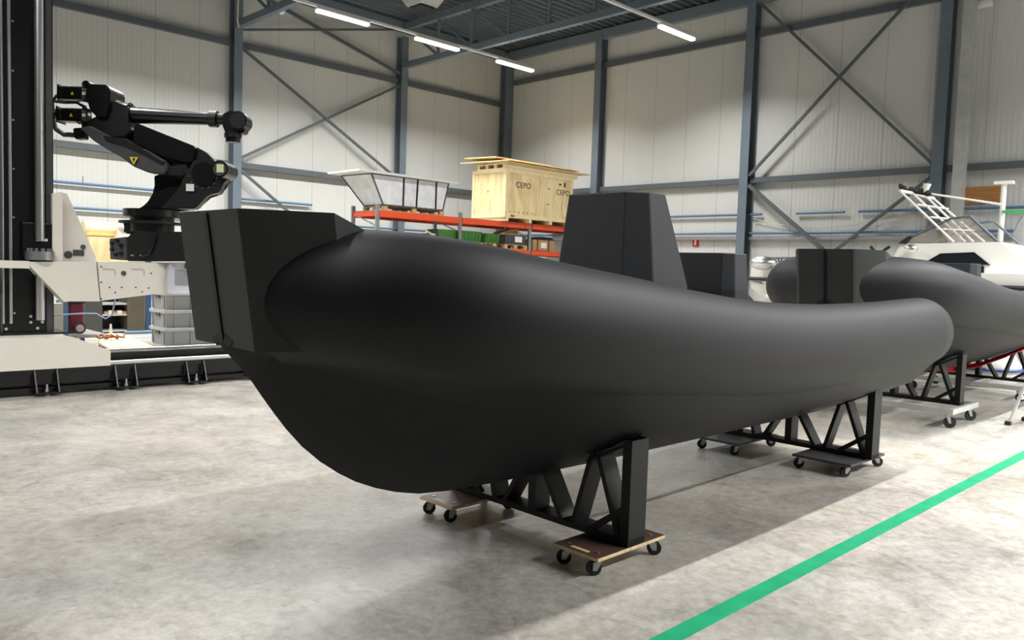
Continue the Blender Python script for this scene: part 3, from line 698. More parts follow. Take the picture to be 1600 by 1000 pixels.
# storage frame with film wrapped load at the right edge
t = thing('pole_rack', 'white pole rack holding a film-wrapped load at the right edge', 'rack', (17.7, 4.3, 0))
XS = 17.7; q0 = pX(1569, 288, XS); q1 = pX(1566, 400, XS)
link('front_post', B().cyl((XS, q0.y, 0), (XS, q0.y, q0.z), .05, n=12), m_white, t)
link('front_post', B().cyl((XS, q0.y-2.2, 0), (XS, q0.y-2.2, q0.z), .05, n=12), m_white, t)
link('post_cap', B().box(XS-.08, XS+.08, q0.y-.16, q0.y+.16, q0.z, q0.z+.06), m_white, t)
for z_ in (2.35, 2.05): link('shelf', B().box(XS-.1, XS+1.2, q0.y-2.3, q0.y+.02, z_, z_+.07), m_galv, t)
secs = []
for z_, r_, o_ in ((2.43, .98, 0), (2.6, 1.0, .02), (2.9, .93, 0), (3.1, .86, -.05), (3.3, .8, -.1), (3.45, .95, 0), (3.55, .7, 0)):
    secs.append([(XS+.55+math.cos(a_*math.pi/12)*.55*r_+.03*math.sin(a_*3.1+z_*5), q0.y-1.15+o_+math.sin(a_*math.pi/12)*1.05*r_+.04*math.sin(a_*2.3+z_*7), z_) for a_ in range(24)])
tag(link('wrapped_load', B().loft(secs), mat('milky_film', (222, 224, 228), 0.3, var=0.1, bump=0.8, bscale=6), smooth=60), 'milky film-wrapped bulky load on the pole rack', 'wrapped load')
tag(link('green_strap', B().bar((XS-.07, q0.y-.02, 3.0), (XS-.05, q0.y-2.0, 2.98), .02, .06), m_grnrope), 'green strap around the film-wrapped load', 'strap')

# ------------------------------------------------------------ pallet rack with goods
YR, YRB = 17.0, 18.1
ux = [11.83, 14.58, 17.34, 20.1]
rk = thing('pallet_rack', 'long pallet rack with orange beams along the left wall', 'rack', (14.6, 17.5, 0))
for k, x in enumerate(ux[:4]):
    for yy in (YR, YRB):
        if k == 3 and yy == YR: pass
        link('upright', B().box(x-.05, x+.05, yy-.03, yy+.03, 0, 3.1), m_zinc, rk)
    for z_ in (.5, 1.3, 2.1, 2.8): link('frame_brace', B().bar((x, YR, z_-.25), (x, YRB, z_+.1), .03, .03), m_zinc, rk)
for k in range(3):
    for yy in (YR-.04, YRB+.04):
        link('top_beam', B().box(ux[k]+.05, ux[k+1]-.05, yy-.025, yy+.025, 2.80, 2.96), m_orange, rk)
        link('middle_beam', B().box(ux[k]+.05, ux[k+1]-.05, yy-.025, yy+.025, 2.02, 2.16), m_orange, rk) if k > 0 else None
link('end_beam', B().box(ux[0]-.02, ux[0]+.02, YR+.05, YRB-.05, 2.82, 2.94), m_orange, rk)
link('decking', B().box(ux[0], ux[3], YR+.0, YRB, 2.955, 2.965), m_zinc, rk)
link('decking', B().box(ux[0], ux[3], YR+.0, YRB, 2.15, 2.16), m_zinc, rk)
link('middle_beam', B().box(ux[0]+.05, ux[1]-.05, YR-.065, YR-.015, 2.02, 2.16), m_orange, rk)
ZT = 2.965
# film-wrapped frame on a pallet
pallet('wooden pallet under the film-wrapped frame on the rack', 12.0, 14.0, 17.0, 17.9, ZT, along='y')
zf = ZT+.144
t = thing('film_wrapped_load', 'flared frame wrapped in clear film with black straps on the rack', 'wrapped load', (13, 17.45, zf))
b = B(); a0 = [(12.0, 17.0), (13.95, 17.0), (13.95, 17.85), (12.0, 17.85)]; a1 = [(11.55, 16.9), (14.05, 16.9), (14.05, 18.1), (11.45, 18.1)]
bm_pts0 = [Vector((x, y, zf)) for x, y in a0]; bm_pts1 = [Vector((x, y, 3.85)) for x, y in a1]
b.loft([bm_pts0, [p_.lerp(q_, .5) for p_, q_ in zip(bm_pts0, bm_pts1)], bm_pts1]); link('film', b, m_film, t)
b = B()
for i in range(4): b.tube([bm_pts0[i], bm_pts1[i]], .022, 6); b.tube([bm_pts0[i], bm_pts0[(i+1) % 4]], .022, 6); b.tube([bm_pts1[i], bm_pts1[(i+1) % 4]], .022, 6)
link('inner_frame', b, m_bgrey, t)
link('lid', B().prism([(11.1, 16.75, 3.86), (14.3, 16.75, 3.84), (14.3, 18.2, 3.84), (11.1, 18.2, 3.86)], (0, 0, .05)), m_offw, t)
for xx, x2 in ((12.62, 12.55), (13.05, 13.0), (13.7, 13.62)): link('black_strap', B().bar((xx, 16.995, zf+.01), (x2, 16.89, 3.85), .05, .012, X_), m_rubber, t)
tag(link('loose_paper_bag', B().sphere((13.2, 17.3, zf+.24), .35, (1.8, .8, .6), 14), mat('crumpled_film', (206, 210, 216), 0.3, var=.15, vscale=7, bump=1.0, bscale=8), smooth=70), 'crumpled white film bundle inside the wrapped frame', 'bundle')
# plywood crate
cx0, cx1, cy0, cy1 = 16.05, 18.95, 16.75, 18.2; cz0, cz1 = 3.07, 4.46
cr = thing('plywood_crate', 'large pale plywood crate with stencilled letters on the rack', 'crate', ((cx0+cx1)/2, (cy0+cy1)/2, ZT))
link('crate_panel', B().box(cx0+.02, cx1-.02, cy0+.02, cy1-.02, cz0, cz1), m_ply, cr)
b = B()
for z_ in ((cz0, cz0+.1), (cz1-.1, cz1)): b.box(cx0, cx1, cy0, cy0+.03, *z_); b.box(cx0, cx0+.03, cy0, cy1, *z_)
for x_ in ((cx0, cx0+.1), (cx1-.1, cx1)): b.box(*x_, cy0-.002, cy0+.028, cz0, cz1)
for x_ in (1.32, 1.55, 2.08): b.box(cx0+x_, cx0+x_+.05, cy0+.01, cy0+.025, cz0+.1, cz1-.1)
for y_ in ((cy0, cy0+.1), (cy1-.1, cy1)): b.box(cx0-.002, cx0+.028, *y_, cz0, cz1)
link('batten_frame', b, m_plyf, cr)
for x_ in (cx0+.05, cx0+1.0, cx0+1.9, cx1-.15): link('skid', B().box(x_, x_+.1, cy0, cy1, ZT, cz0), m_plyf, cr)
def text(s, size, loc, rot, m, parent):
    cu = bpy.data.curves.new('stencil', 'FONT'); cu.body = s; cu.size = size; cu.extrude = .002; cu.space_character = 1.1; cu.offset = -.001
    o = bpy.data.objects.new('stencil', cu); COL.objects.link(o); bpy.context.view_layer.update()
    me = bpy.data.meshes.new_from_object(o.evaluated_get(bpy.context.evaluated_depsgraph_get())); bpy.data.objects.remove(o)
    me.transform(Matrix.Translation(Vector(loc)-Vector(parent['_o'])) @ rot.to_4x4()); me.materials.clear(); me.materials.append(m)
    ob = bpy.data.objects.new('stencil_letters', me); COL.objects.link(ob); ob.parent = parent; return ob
rx = Matrix.Rotation(math.pi/2, 3, 'X')
text('CEPO', .23, (cx0+.42, cy0+.012, 3.96), rx, m_ink, cr)
text('CEPO', .23, (cx0+2.15, cy0+.012, 3.9), rx, m_ink, cr)
text('H', .1, (cx0+.012, cy0+.8, 3.8), Matrix.Rotation(-math.pi/2, 3, 'Z') @ rx, m_ink, cr)
b = B()
for x_, z_, w2, h2 in ((2.27, 4.19, .1, .05), (2.5, 4.15, .07, .14), (1.8, 4.02, .05, .04), (1.75, 3.55, .04, .03), (1.82, 3.56, .04, .03), (.22, 3.1, .16, .04)): b.box(cx0+x_, cx0+x_+w2, cy0-.004 if z_ < 3.2 else cy0+.012, cy0+.02, z_, z_+h2)
for k in range(6): b.box(cx0+.2+k*.18, cx0+.23+k*.18, cy0+.012, cy0+.02, 3.23, 3.26)
link('crate_marks', b, m_ink, cr)
# slotted pallet and loose sheets on the crate
t = thing('slotted_pallet', 'pale slotted plywood pallet lying on top of the big crate', 'pallet', (17.6, 17.4, cz1))
b = B(); px0, px1, py0, py1 = cx0+.0, cx1+.25, 16.8, 18.0
b.box(px0, px1, py0, py1, cz1+.13, cz1+.17); b.box(px0, px1, py0, py1, cz1, cz1+.03)
for yy in (py0, py0+.36, py0+.72, py1-.12): b.box(px0, px1, yy, yy+.12, cz1+.03, cz1+.13)
link('pallet_body', b, m_plyf, t)
def sheet(label, x0, x1, y0, y1, z, tilt):
    b = B(); b.prism([(x0, y0, z), (x1, y0, z+tilt), (x1, y1, z+tilt+.03), (x0, y1, z+.05)], (0, 0, .022))
    return tag(link('plywood_sheet', b, m_sheet), label, 'sheet', 'plywood sheets on top of the crate')
sheet('lowest long plywood sheet resting on the slotted pallet', cx0-.25, cx1+.75, 16.7, 18.5, cz1+.172, -.0)
sheet('second plywood sheet on top of the crate, shorter at the right', cx0+.15, cx1+.35, 16.8, 18.45, cz1+.25, .0)
sheet('topmost plywood sheet of the pile on the crate', cx0-.1, cx1-.6, 17.1, 18.5, cz1+.33, .0)
# goods on the middle level
ZM = 2.165
def tub(name, label, x0, x1, y0, y1, z0, h, m, cat, group=None, label_plate=False):
    t = thing(name, label, cat, ((x0+x1)/2, (y0+y1)/2, z0), group)
    b = B(); i = .03
    b.loft([[(x0+i, y0+i, z0), (x1-i, y0+i, z0), (x1-i, y1-i, z0), (x0+i, y1-i, z0)], [(x0+.01, y0+.01, z0+h-.04), (x1-.01, y0+.01, z0+h-.04), (x1-.01, y1-.01, z0+h-.04), (x0+.01, y1-.01, z0+h-.04)]])
    for k in range(1, 6): xx = x0+(x1-x0)*k/6; b.box(xx-.008, xx+.008, y0+.005, y0+.03, z0+.03, z0+h-.04)
    link('tub_body', b, m, t); link('rim', B().box(x0, x1, y0, y1, z0+h-.04, z0+h), m, t)
    if label_plate: link('paper_label', B().box(x0+(x1-x0)*.45, x0+(x1-x0)*.8, y0-.004, y0+.006, z0+h*.25, z0+h*.85), m_paper, t)
    return t
pallet('wooden pallet under the green crates on the rack', 14.8, 16.0, 17.0, 17.8, ZM, along='y')
zp = ZM+.146
tub('green_crate', 'green plastic crate beside the rack upright', 14.55+.12, 15.42, 17.0, 17.5, zp, .3, m_greenc, 'crate', 'green crates')
tub('green_crate', 'green plastic crate left of the black bin on the rack', 15.55, 16.12, 17.0, 17.5, zp, .27, m_greenc, 'crate', 'green crates')
tag(link('timber_stack', B().box(13.9, 14.55, 17.1, 17.6, zp, zp+.3, .02), m_greenc), 'green plastic box left of the rack upright', 'box')
pallet('wooden pallet under the black bin on the rack', 16.3, 17.25, 17.0, 17.8, ZM, along='y')
tub('black_bin', 'black bin with white paper label on the rack', 16.35, 17.2, 17.0, 17.6, zp, .28, m_bgrey, 'bin', None, True)
b = B(); b.prism([(16.2, 17.1, zp+.28), (16.95, 17.1, zp+.28), (16.95, 17.1, zp+.48), (16.7, 17.1, zp+.45), (16.35, 17.1, zp+.36)], (0, .35, 0))
tag(link('cardboard_box', b, m_card), 'brown cardboard pieces piled on the black bin', 'cardboard')
t = thing('strapped_box', 'brown box with white label right of the rack upright', 'box', (18, 17.4, 1.98))
link('box_body', B().box(17.5, 18.45, 17.0, 17.7, 2.17, 2.5), m_card, t)
for xx in (17.7, 18.2): link('band', B().box(xx-.02, xx+.02, 16.993, 17.705, 2.17, 2.505), m_ink, t)
link('paper_label', B().box(17.85, 18.1, 16.992, 17.0, 2.25, 2.42), m_paper, t)
b = B(); b.prism([(17.8, 17.1, 2.505), (18.6, 17.1, 2.505), (18.4, 17.1, 2.6), (18.0, 17.1, 2.6)], (0, .4, 0)); tag(link('dark_cover', b, m_black2), 'dark folded cover on the strapped brown box', 'cover')
# black scrap parts behind the tube top
for k, (x_, w_, l_) in enumerate(((12.2, .9, 'long black tray on the rack nearest the bow'), (13.15, .5, 'black tray with white pipe on the rack'), (13.7, .2, 'small black tray on the rack by the green box'))):
    b = B(); b.box(x_, x_+w_, 17.0, 17.7, ZM, ZM+.24, .02); b.tube([(x_+.03, 17.05, ZM+.23), (x_+w_/2, 17.05, ZM+.27), (x_+w_-.03, 17.05, ZM+.23)], .03, 6)
    tag(link('parts_tray', b, m_black2), l_, 'tray', 'black trays on the rack')
tag(link('white_pipe_bend', B().tube([(13.4, 17.1, 2.42), (13.5, 17.1, 2.52), (13.65, 17.1, 2.45), (13.8, 17.1, 2.43)], .035, 8), m_offw), 'short white pipe bend lying on the black trays', 'pipe')

# ------------------------------------------------------------ gantry: rail, mast, beam, robot
YG = 10.1
t = thing('linear_rail', 'long black floor rail with chrome track under the robot mast', 'machine rail', (2, 10.5, 0))
x0, x1 = -6.0, 9.5
prof = [(YG, .09), (YG+.10, .09), (YG+.10, .12), (YG+.03, .12), (YG+.03, .25), (YG, .25), (YG, .30), (YG+.5, .30), (YG+.5, .09), (YG+.52, .06), (YG+.52, .04), (YG, .04)]
link('rail_bed', B().prism([(x0, a_, c_) for a_, c_ in prof], (x1-x0, 0, 0)), m_black, t)
link('rear_bed', B().box(x0, x1, YG+.22, YG+.48, .30, .43, .01), m_black, t)
link('chrome_track', B().box(x0, x1, YG+.03, YG+.075, .30, .345, .006), m_chrome, t)
link('chrome_track', B().box(x0, x1, YG+.44, YG+.475, .43, .445, .006), m_chrome, t)
k = -4
for k in range(-4, 7):
    xx = 2.57+.85*k
    b = B(); b.box(xx-.13, xx+.13, YG-.12, YG, .03, .045)
    for e_ in (-.12, .105): b.prism([(xx+e_, YG-.12, .045), (xx+e_, YG, .045), (xx+e_, YG, .29), (xx+e_, YG-.02, .29)], (.015, 0, 0))
    bk = link('foot_bracket', b, m_black, t)
    b = B(); b.cyl((xx, YG-.05, 0.0), (xx, YG-.05, .012), .045, n=16); b.cyl((xx, YG-.05, .012), (xx, YG-.05, .03), .02, n=10); link('levelling_foot', b, m_zinc, bk)
    b = B(); b.cyl((xx, YG-.06, .045), (xx, YG-.06, .075), .03, n=6); b.cyl((xx, YG-.06, .075), (xx, YG-.06, .13), .012, n=8); link('foot_bolt', b, m_chrome, bk)
m = thing('robot_mast', 'tall black robot mast on a cream base plate at the left edge', 'machine', (2.2, 10.6, .3))
# cream sledge
a_ = pY(173, 549, YG+.02)
def P2(x, y, Y): v = pY(x, y, Y); return (v.x, v.z)
tp = .47
b = B(); b.prism([(-1.5, YG-.04, .30), (3.25, YG-.04, .30), (3.25, YG-.04, .475), (2.84, YG-.04, .655), (-1.5, YG-.04, .655)], (0, .03, 0))
b.box(-1.5, 2.84, YG-.01, YG+1.1, .625, .65); b.prism([(2.84, YG-.01, .65), (3.25, YG-.01, .47), (3.22, YG-.01, .455), (2.82, YG-.01, .625)], (0, .9, 0))
link('sledge_cover', b, m_cream, m)
YM = 10.62
xe = 2.80
body = link('mast_body', B().box(.9, xe, YM, YM+.75, .66, 6.6, .015), m_black, m)
link('mast_foot', B().box(.7, pY(106, 526, YM-.08).x, YM-.1, YM+.85, .655, .675), m_black, m)
for px_, wd in ((11, .03), (1, .02)):
    xx = pY(px_+ (2 if px_ == 11 else 0), 60, YM).x
    link('linear_guide', B().box(xx-wd/2, xx+wd/2, YM-.035, YM+.0, .78, 6.5, .004), m_chrome, body)
xx = pY(25, 430, YM).x
link('rack_strip', B().box(xx-.16, xx-.14, YM-.02, YM, .66, 6.5), m_bgrey, body)
xs_ = pY(62, 350, YM-.1).x
link('ball_screw', B().cyl((xs_, YM-.1, 1.75), (xs_, YM-.1, 6.5), .048, n=20), m_chrome, m, 40)
link('ball_screw_end', B().cyl((xs_, YM-.1, .82), (xs_, YM-.1, 1.35), .048, n=20), m_chrome, m, 40)
link('side_panel', B().box(xs_+.09, xe-.02, YM-.012, YM+.002, .62, 6.5), m_bgrey, body)
b = B(); b.cyl((xs_, YM-.1, 1.52), (xs_, YM-.1, 1.62), .15, n=28)
nut = link('screw_nut', b, m_zinc, m, 40)
b = B()
for k in range(12): a_ = k*math.pi/6; b.cyl((xs_+math.cos(a_)*.12, YM-.1+math.sin(a_)*.12, 1.62), (xs_+math.cos(a_)*.12, YM-.1+math.sin(a_)*.12, 1.655), .018, n=6)
link('nut_bolts', b, m_chrome, nut)
link('motor_block', B().box(xs_-.17, xs_+.2, YM-.06, YM+.0, 1.55, 1.95, .01), m_black, m)
link('white_label', B().box(xs_-.03, xs_+.09, YM-.07, YM-.06, 1.74, 1.77), m_paper, m)
b = B()
for k in range(10):
    z_ = .9+.55*k; xx = pY(25, 430, YM).x-.02
    b.cyl((xx, YM-.012, z_), (xx, YM, z_), .012, n=8)
for x_, z_ in ((2.55, .86), (2.67, .86), (2.55, .79), (2.67, .79), (2.3, .72), (2.62, .72)): b.cyl((x_, YM-.015, z_), (x_, YM, z_), .018, n=8)
link('bolt_row', b, m_chrome, body)
# carriage and cantilever beam (drawn in its own vertical plane)
YB = 10.42
def pg(x, y, Y=YB): v = pY(x, y, Y); return Vector((v.x, Y, v.z))
bm_ = thing('cantilever_beam', 'cream cantilever beam with angled bracket carrying the robot', 'machine arm', tuple(pg(150, 470)))
b = B(); pl_ = [pg(40, 409), pg(150, 409), pg(156, 471), pg(100, 471)]
b.prism(pl_, (0, .19, 0)); link('carriage_plate', b, m_cream, bm_)
b = B(); pl_ = [pg(152, 409), pg(262, 410), pg(262, 457), pg(158, 471)]
pl_ = [pg(153, 409), pg(275, 411), pg(275, 456), pg(262, 457), pg(158, 470)]
beam_ = link('beam_box', B().prism(pl_, (0, .5, 0)), m_cream, bm_)
b = B(); v = pg(0, 413); b.box(v.x-1, pg(46, 409).x, YB-.01, YB+.03, v.z-.04, v.z+.045); link('carriage_strip', b, m_cream, bm_)
b = B(); b.prism([pg(84, 302, YB+.28), pg(94, 300, YB+.28), pg(105, 303, YB+.28), pg(150, 402, YB+.28), pg(150, 409, YB+.28), pg(84, 409, YB+.28)], (0, .03, 0))
gus = link('gusset', b, m_cream, bm_)
link('gusset_flange', B().prism([pg(82, 302, YB+.12), pg(98, 300, YB+.12), pg(98, 409, YB+.12), pg(82, 409, YB+.12)], (0, .3, 0)), m_cream, bm_)
b = B()
for x_, y_, r_ in ((107, 398, .045), (130, 386, .03)): v = pg(x_, y_, YB+.27); b.cyl(v, v+Vector((0, .012, 0)), r_, n=16)
v = pg(123, 395, YB+.268); b.box(v.x-.06, v.x+.06, v.y, v.y+.01, v.z-.035, v.z+.035)
link('gusset_holes', b, m_bgrey, gus)
b = B()
for x_, y_ in ((158, 417), (158, 441), (158, 467), (171, 449), (190, 449), (212, 449), (232, 450), (180, 457), (222, 456), (236, 427)): v = pg(x_, y_); b.cyl(v-Y_*.004, v, .010, n=8)
v = pg(193, 427); b.cyl(v-Y_*.01, v, .03, n=12)
link('beam_bolts', b, m_bgrey, beam_)
b = B()
for (xa, xb_) in ((160, 180), (205, 225)):
    b.tube([pg(xa, 420)-Y_*.002, pg(xb_-2, 421)-Y_*.002, pg(xb_, 423)-Y_*.002, pg(xb_, 430)-Y_*.002], .006, 6)
link('beam_grooves', b, mat('cream_shadow_groove', (188, 180, 168), .5), beam_)
# tray of papers at the beam end
v0 = pg(264, 409, YB-.05); v1 = pg(300, 460, YB-.05)
t = thing('document_tray', 'clear plastic tray hanging at the end of the cream beam', 'tray', (v0.x, YB-.05, v1.z))
link('tray_body', B().prism([pg(265, 410, YB-.1), pg(300, 410, YB-.1), pg(300, 461, YB-.1), pg(262, 458, YB-.1)], (0, .08, 0)), m_clear, t)
link('paper_stack', B().box(v0.x+.06, v0.x+.32, YB-.112, YB-.101, v1.z+.12, v0.z-.1), m_crate, t)
link('blue_clip', B().box(v0.x+.18, v0.x+.3, YB-.12, YB-.1, v0.z-.08, v0.z-.02), m_blue, t)
tag(link('blue_hose', B().tube([pg(100, 500, 10.3)+Y_*.8, pg(128, 490, 11), pg(150, 490, 11), pg(165, 498, 11), pg(175, 492, 11), pg(180, 468, 11)], .01, 6), mat('pale_blue_hose', (150, 172, 214), .5)), 'thin pale blue hose looping under the cream beam', 'hose')

# robot in the vertical plane through its base
RB = pY(232, 405, YB+.35); nf = Vector((math.cos(math.radians(45.5)), math.sin(math.radians(45.5)), 0)); rt = Vector((nf.y, -nf.x, 0))
def pr_(x, y, w=0.0):
    d = sight(x, y); tt = ((RB+nf*w)-O).dot(nf)/d.dot(nf); return O+d*tt
rb = thing('industrial_robot', 'black six-axis industrial robot on the cream beam', 'robot', tuple(pr_(232, 408)))
def plate(name, pts, w0, w1, m, parent=rb, bev=.012):
    b = B(); P0 = [pr_(x, y, w0) for x, y in pts]; b.prism(P0, nf*(w1-w0))
    if bev: bmesh.ops.bevel(b.bm, geom=list(b.bm.edges), offset=bev, segments=2, affect='EDGES', clamp_overlap=True)
    return link(name, b, m, parent, 30)
def disc(name, x, y, r, w0, w1, m, parent=rb, n=28, r1=None):
    return link(name, B().cyl(pr_(x, y, w0), pr_(x, y, w0)+nf*(w1-w0), r, r1, n=n), m, parent, 40)
base = plate('robot_base', [(198, 372), (205, 364), (216, 362), (285, 362), (300, 408), (198, 408)], -.30, .30, m_black2)
plate('base_connector', [(171, 373), (198, 370), (199, 407), (172, 405)], -.2, .2, m_bgrey, base, .006)
for x_, y_ in ((176, 380), (176, 390), (184, 376), (190, 384), (190, 396), (182, 398)): v = pr_(x_, y_, -.2); link('connector_plug', B().cyl(v-nf*.04, v, .022, n=10), m_black, base)
b = B(); b.tube([pr_(246, 366, -.31), pr_(240, 376, -.33), pr_(236, 388, -.33), (pr_(232, 398, -.32)), pr_(222, 400, -.31)], .02, 8); link('base_cable', b, m_black, base)
b = B()
for x_ in (207, 221): v = pr_(x_, 399, -.31); b.bar(v-rt*.02, v+rt*.02, .02, .02)
link('base_bolts', b, m_chrome, base)
def slab(name, x0_, x1_, y0_, y1_, hw, m, parent=rb):   # round swivel plate
    a_ = pr_(x0_, y0_); c_ = pr_(x1_, y1_); cen = (a_+c_)/2; R0 = (c_-a_).dot(rt)/2
    return link(name, B().cyl((cen.x, cen.y, c_.z), (cen.x, cen.y, a_.z), R0, n=36), m, parent, 40)
slab('swivel_ring', 190, 282, 345, 352, .3, m_black2); slab('swivel_disc', 196, 278, 327, 341, .3, m_black)
slab('swivel_neck', 206, 270, 339, 364, .3, m_black2)
plate('swivel_nose', [(190, 345), (207, 345), (207, 364), (200, 366), (191, 361), (196, 356)], -.12, .12, m_black2)
# carousel legs curving up to the shoulder
plate('shoulder_frame', [(221, 325), (232, 316), (240, 303), (243, 290), (240, 275), (262, 268), (300, 258), (330, 250), (352, 262), (352, 280), (345, 292), (342, 302), (318, 308), (304, 326), (285, 330), (222, 330)], .10, .26, m_black)
plate('shoulder_frame', [(250, 326), (264, 312), (280, 296), (290, 272), (302, 250), (330, 248), (352, 264), (354, 280), (345, 292), (342, 300), (322, 306), (304, 326)], -.26, -.10, m_black2)
plate('swivel_casting', [(216, 326), (232, 316), (246, 300), (262, 292), (282, 292), (300, 300), (296, 326)], -.10, .10, m_black)
mo = disc('shoulder_motor', 343, 264, .105, -.42, -.05, m_black); disc('motor_cap', 343, 264, .085, -.44, -.42, m_bgrey, mo, 8)
link('motor_label', B().frame(pr_(344, 263, -.45), rt, Z_, nf, .085, .10, .006), m_pale, mo)
disc('shoulder_gear', 318, 272, .15, -.28, .28, m_black)
for k in range(7):
    a_ = math.radians(190+k*26); v = pr_(318, 272, -.262)+rt*math.cos(a_)*.18+Z_*math.sin(a_)*.18; link('gear_bolt', B().cyl(v-nf*.014, v, .014, n=6), m_bgrey, rb)
link('white_label', B().frame(pr_(297, 293, -.285), rt, Z_, nf, .10, .09, .006), m_paper, rb)
# link arm: broad plate with warning triangle plus the rear link
arm = plate('link_arm', [(124, 200), (140, 196), (165, 210), (195, 222), (228, 234), (255, 250), (262, 262), (256, 272), (232, 270), (208, 260), (190, 246), (165, 232), (146, 220)], -.24, -.10, m_bgrey)
plate('arm_rib', [(160, 212), (195, 216), (215, 228), (256, 252), (254, 258), (222, 240), (192, 226), (165, 220)], -.265, -.235, m_black2, arm, .006)
plate('link_arm_rear', [(130, 196), (175, 200), (215, 212), (262, 240), (320, 262), (330, 282), (300, 285), (262, 270), (200, 240), (150, 215)], -.02, .14, m_black)
plate('balancer', [(209, 195), (213, 192), (303, 228), (306, 232), (302, 252), (290, 254), (252, 244), (208, 222)], -.17, .06, m_black)
plate('balancer_yoke', [(303, 228), (322, 238), (336, 252), (340, 264), (318, 262), (300, 250)], -.12, .04, m_black2)
plate('pivot_block', [(258, 260), (290, 256), (296, 268), (284, 276), (262, 274)], -.2, .1, m_black2)
b = B(); c0 = pr_(209, 251, -.268); b.prism([c0+rt*.055+Z_*.045, c0-rt*.055+Z_*.045, c0-Z_*.055], -nf*.004); wt = link('warning_triangle', b, m_yel, rb)
b = B(); b.prism([c0+rt*.02+Z_*.03-nf*.005, c0-rt*.01+Z_*.03-nf*.005, c0-Z_*.03-nf*.005, c0+rt*.006-nf*.005], -nf*.002); link('warning_mark', b, m_black, wt)
# elbow and motors
plate('elbow_housing', [(134, 138), (140, 131), (166, 132), (172, 140), (171, 165), (166, 183), (152, 184), (140, 172), (134, 150)], -.22, .18, m_black)
plate('elbow_casting', [(126, 192), (150, 184), (168, 166), (176, 158), (198, 165), (200, 196), (206, 204), (194, 214), (158, 213), (128, 208)], -.16, .16, m_black2)
for (xa, ya, xb2, yb2, w_) in ((97, 147, 136, 147, -.1), (95, 181, 136, 181, -.1)):
    mt = link('axis_motor', B().frame((pr_(xa, ya, w_)+pr_(xb2, yb2, w_))/2, rt, Z_, nf, (xb2-xa)/F_PX*10.2, .165, .19, .02), m_black, rb)
    link('motor_connector', B().frame(pr_(xb2-4, ya, w_-.1), rt, Z_, nf, .04, .12, .05, .006), m_bgrey, mt)
    c0 = pr_(xa+16, ya-1, w_-.1); b = B(); b.prism([c0-rt*.02-Z_*.015, c0+rt*.02-Z_*.015, c0+Z_*.025], -nf*.004); link('motor_triangle', b, m_yel, mt)
for x_, y_ in ((131, 146), (131, 180), (140, 179)): link('motor_plug', B().frame(pr_(x_, y_, -.23), rt, Z_, nf, .035, .035, .02), m_offw, rb)
disc('elbow_flange', 134, 132, .05, -.12, .12, m_black)
b = B()
b.tube([pr_(98, 143, -.1), pr_(88, 150), pr_(82, 158), pr_(83, 170), pr_(90, 178)], .02, 8)
b.tube([pr_(92, 172, .05), pr_(84, 176), pr_(82, 188), pr_(88, 202), pr_(100, 210), pr_(116, 211), pr_(126, 206)], .034, 8)
b.tube([pr_(84, 158, .05), pr_(100, 160), pr_(120, 160), pr_(134, 168)], .02, 8)
b.tube([pr_(118, 188, -.15), pr_(124, 193, -.17), pr_(132, 190, -.17)], .012, 6)
link('motor_cables', b, m_rubber, rb, 60)
plate('cable_bracket', [(113, 200), (128, 199), (131, 216), (116, 217)], -.14, .0, m_black2)
# forearm
a_ = pr_(170, 174); c_ = pr_(203, 176); link('forearm_root', B().cyl(a_, c_, .17, .115, n=24), m_black, rb, 40)
a_ = pr_(206, 180); c_ = pr_(334, 186); link('forearm_tube', B().tube([a_, c_], [.105, .078], 28), m_black, rb, 50)
def fl_(x, y, r_, th): d = (c_-a_).normalized(); p_ = pr_(x, y); return B().cyl(p_-d*th, p_+d*th, r_, n=24)
fg = link('forearm_flange', fl_(200, 178, .145, .035), m_black2, rb, 40)
b = B(); d_ = (c_-a_).normalized(); u_ = d_.cross(nf)
for k in range(12):
    v = pr_(204, 179)+(u_*math.cos(k*math.pi/6)+nf*math.sin(k*math.pi/6))*.122; b.cyl(v, v+d_*.03, .014, n=6)
link('flange_bolts', b, m_black, fg)
link('wrist_flange', fl_(334, 186, .105, .05), m_black2, rb, 40)
link('wrist_neck', B().cyl(pr_(338, 186), pr_(356, 187), .07, .08, n=20), m_black, rb, 40)
hd = disc('wrist_head', 371, 188, .118, -.13, .10, m_black); disc('wrist_cap', 371, 188, .10, -.15, -.13, m_black2, hd)
plate('wrist_body', [(347, 178), (360, 172), (383, 182), (385, 192), (380, 208), (352, 208), (347, 196)], -.09, .09, m_black)
slab('tool_flange', 351, 377, 208, 216, .1, m_black2); slab('tool_ring', 353, 375, 216, 223, .1, m_black)

# ------------------------------------------------------------ things behind the rail
# wooden boxes behind the robot base
def wbox(name, label, px0, px1, py0, py1, Y, dep, m, cat):
    a_ = pY(px0, py0, Y); c_ = pY(px1, py1, Y); return tag(link(name, B().box(a_.x, c_.x, Y, Y+dep, c_.z, a_.z, .01), m), label, cat)
Yk = 19.0
a_ = pY(140, 370, Yk); c_ = pY(182, 410, Yk)
tag(link('pale_cupboard', B().box(a_.x, c_.x+.3, Yk, Yk+1, 0, a_.z), m_ply), 'pale plywood cupboard behind the robot base', 'cupboard')
a2 = pY(133, 346, Yk); c2 = pY(186, 370, Yk)
b = B(); b.cyl((a2.x+.05, Yk+.3, (a2.z+a_.z)/2+.02), (c2.x, Yk+.3, (a2.z+a_.z)/2+.02), .17, n=20)
tag(link('film_roll', b, m_plyf, smooth=40), 'cream roll lying on the pale cupboard', 'roll')
q = pY(196, 356, Yk); tag(link('round_lamp_shade', B().sphere((q.x, Yk, 2.25), .16), m_offw, smooth=60), 'white round shade seen behind the robot neck', 'shade')
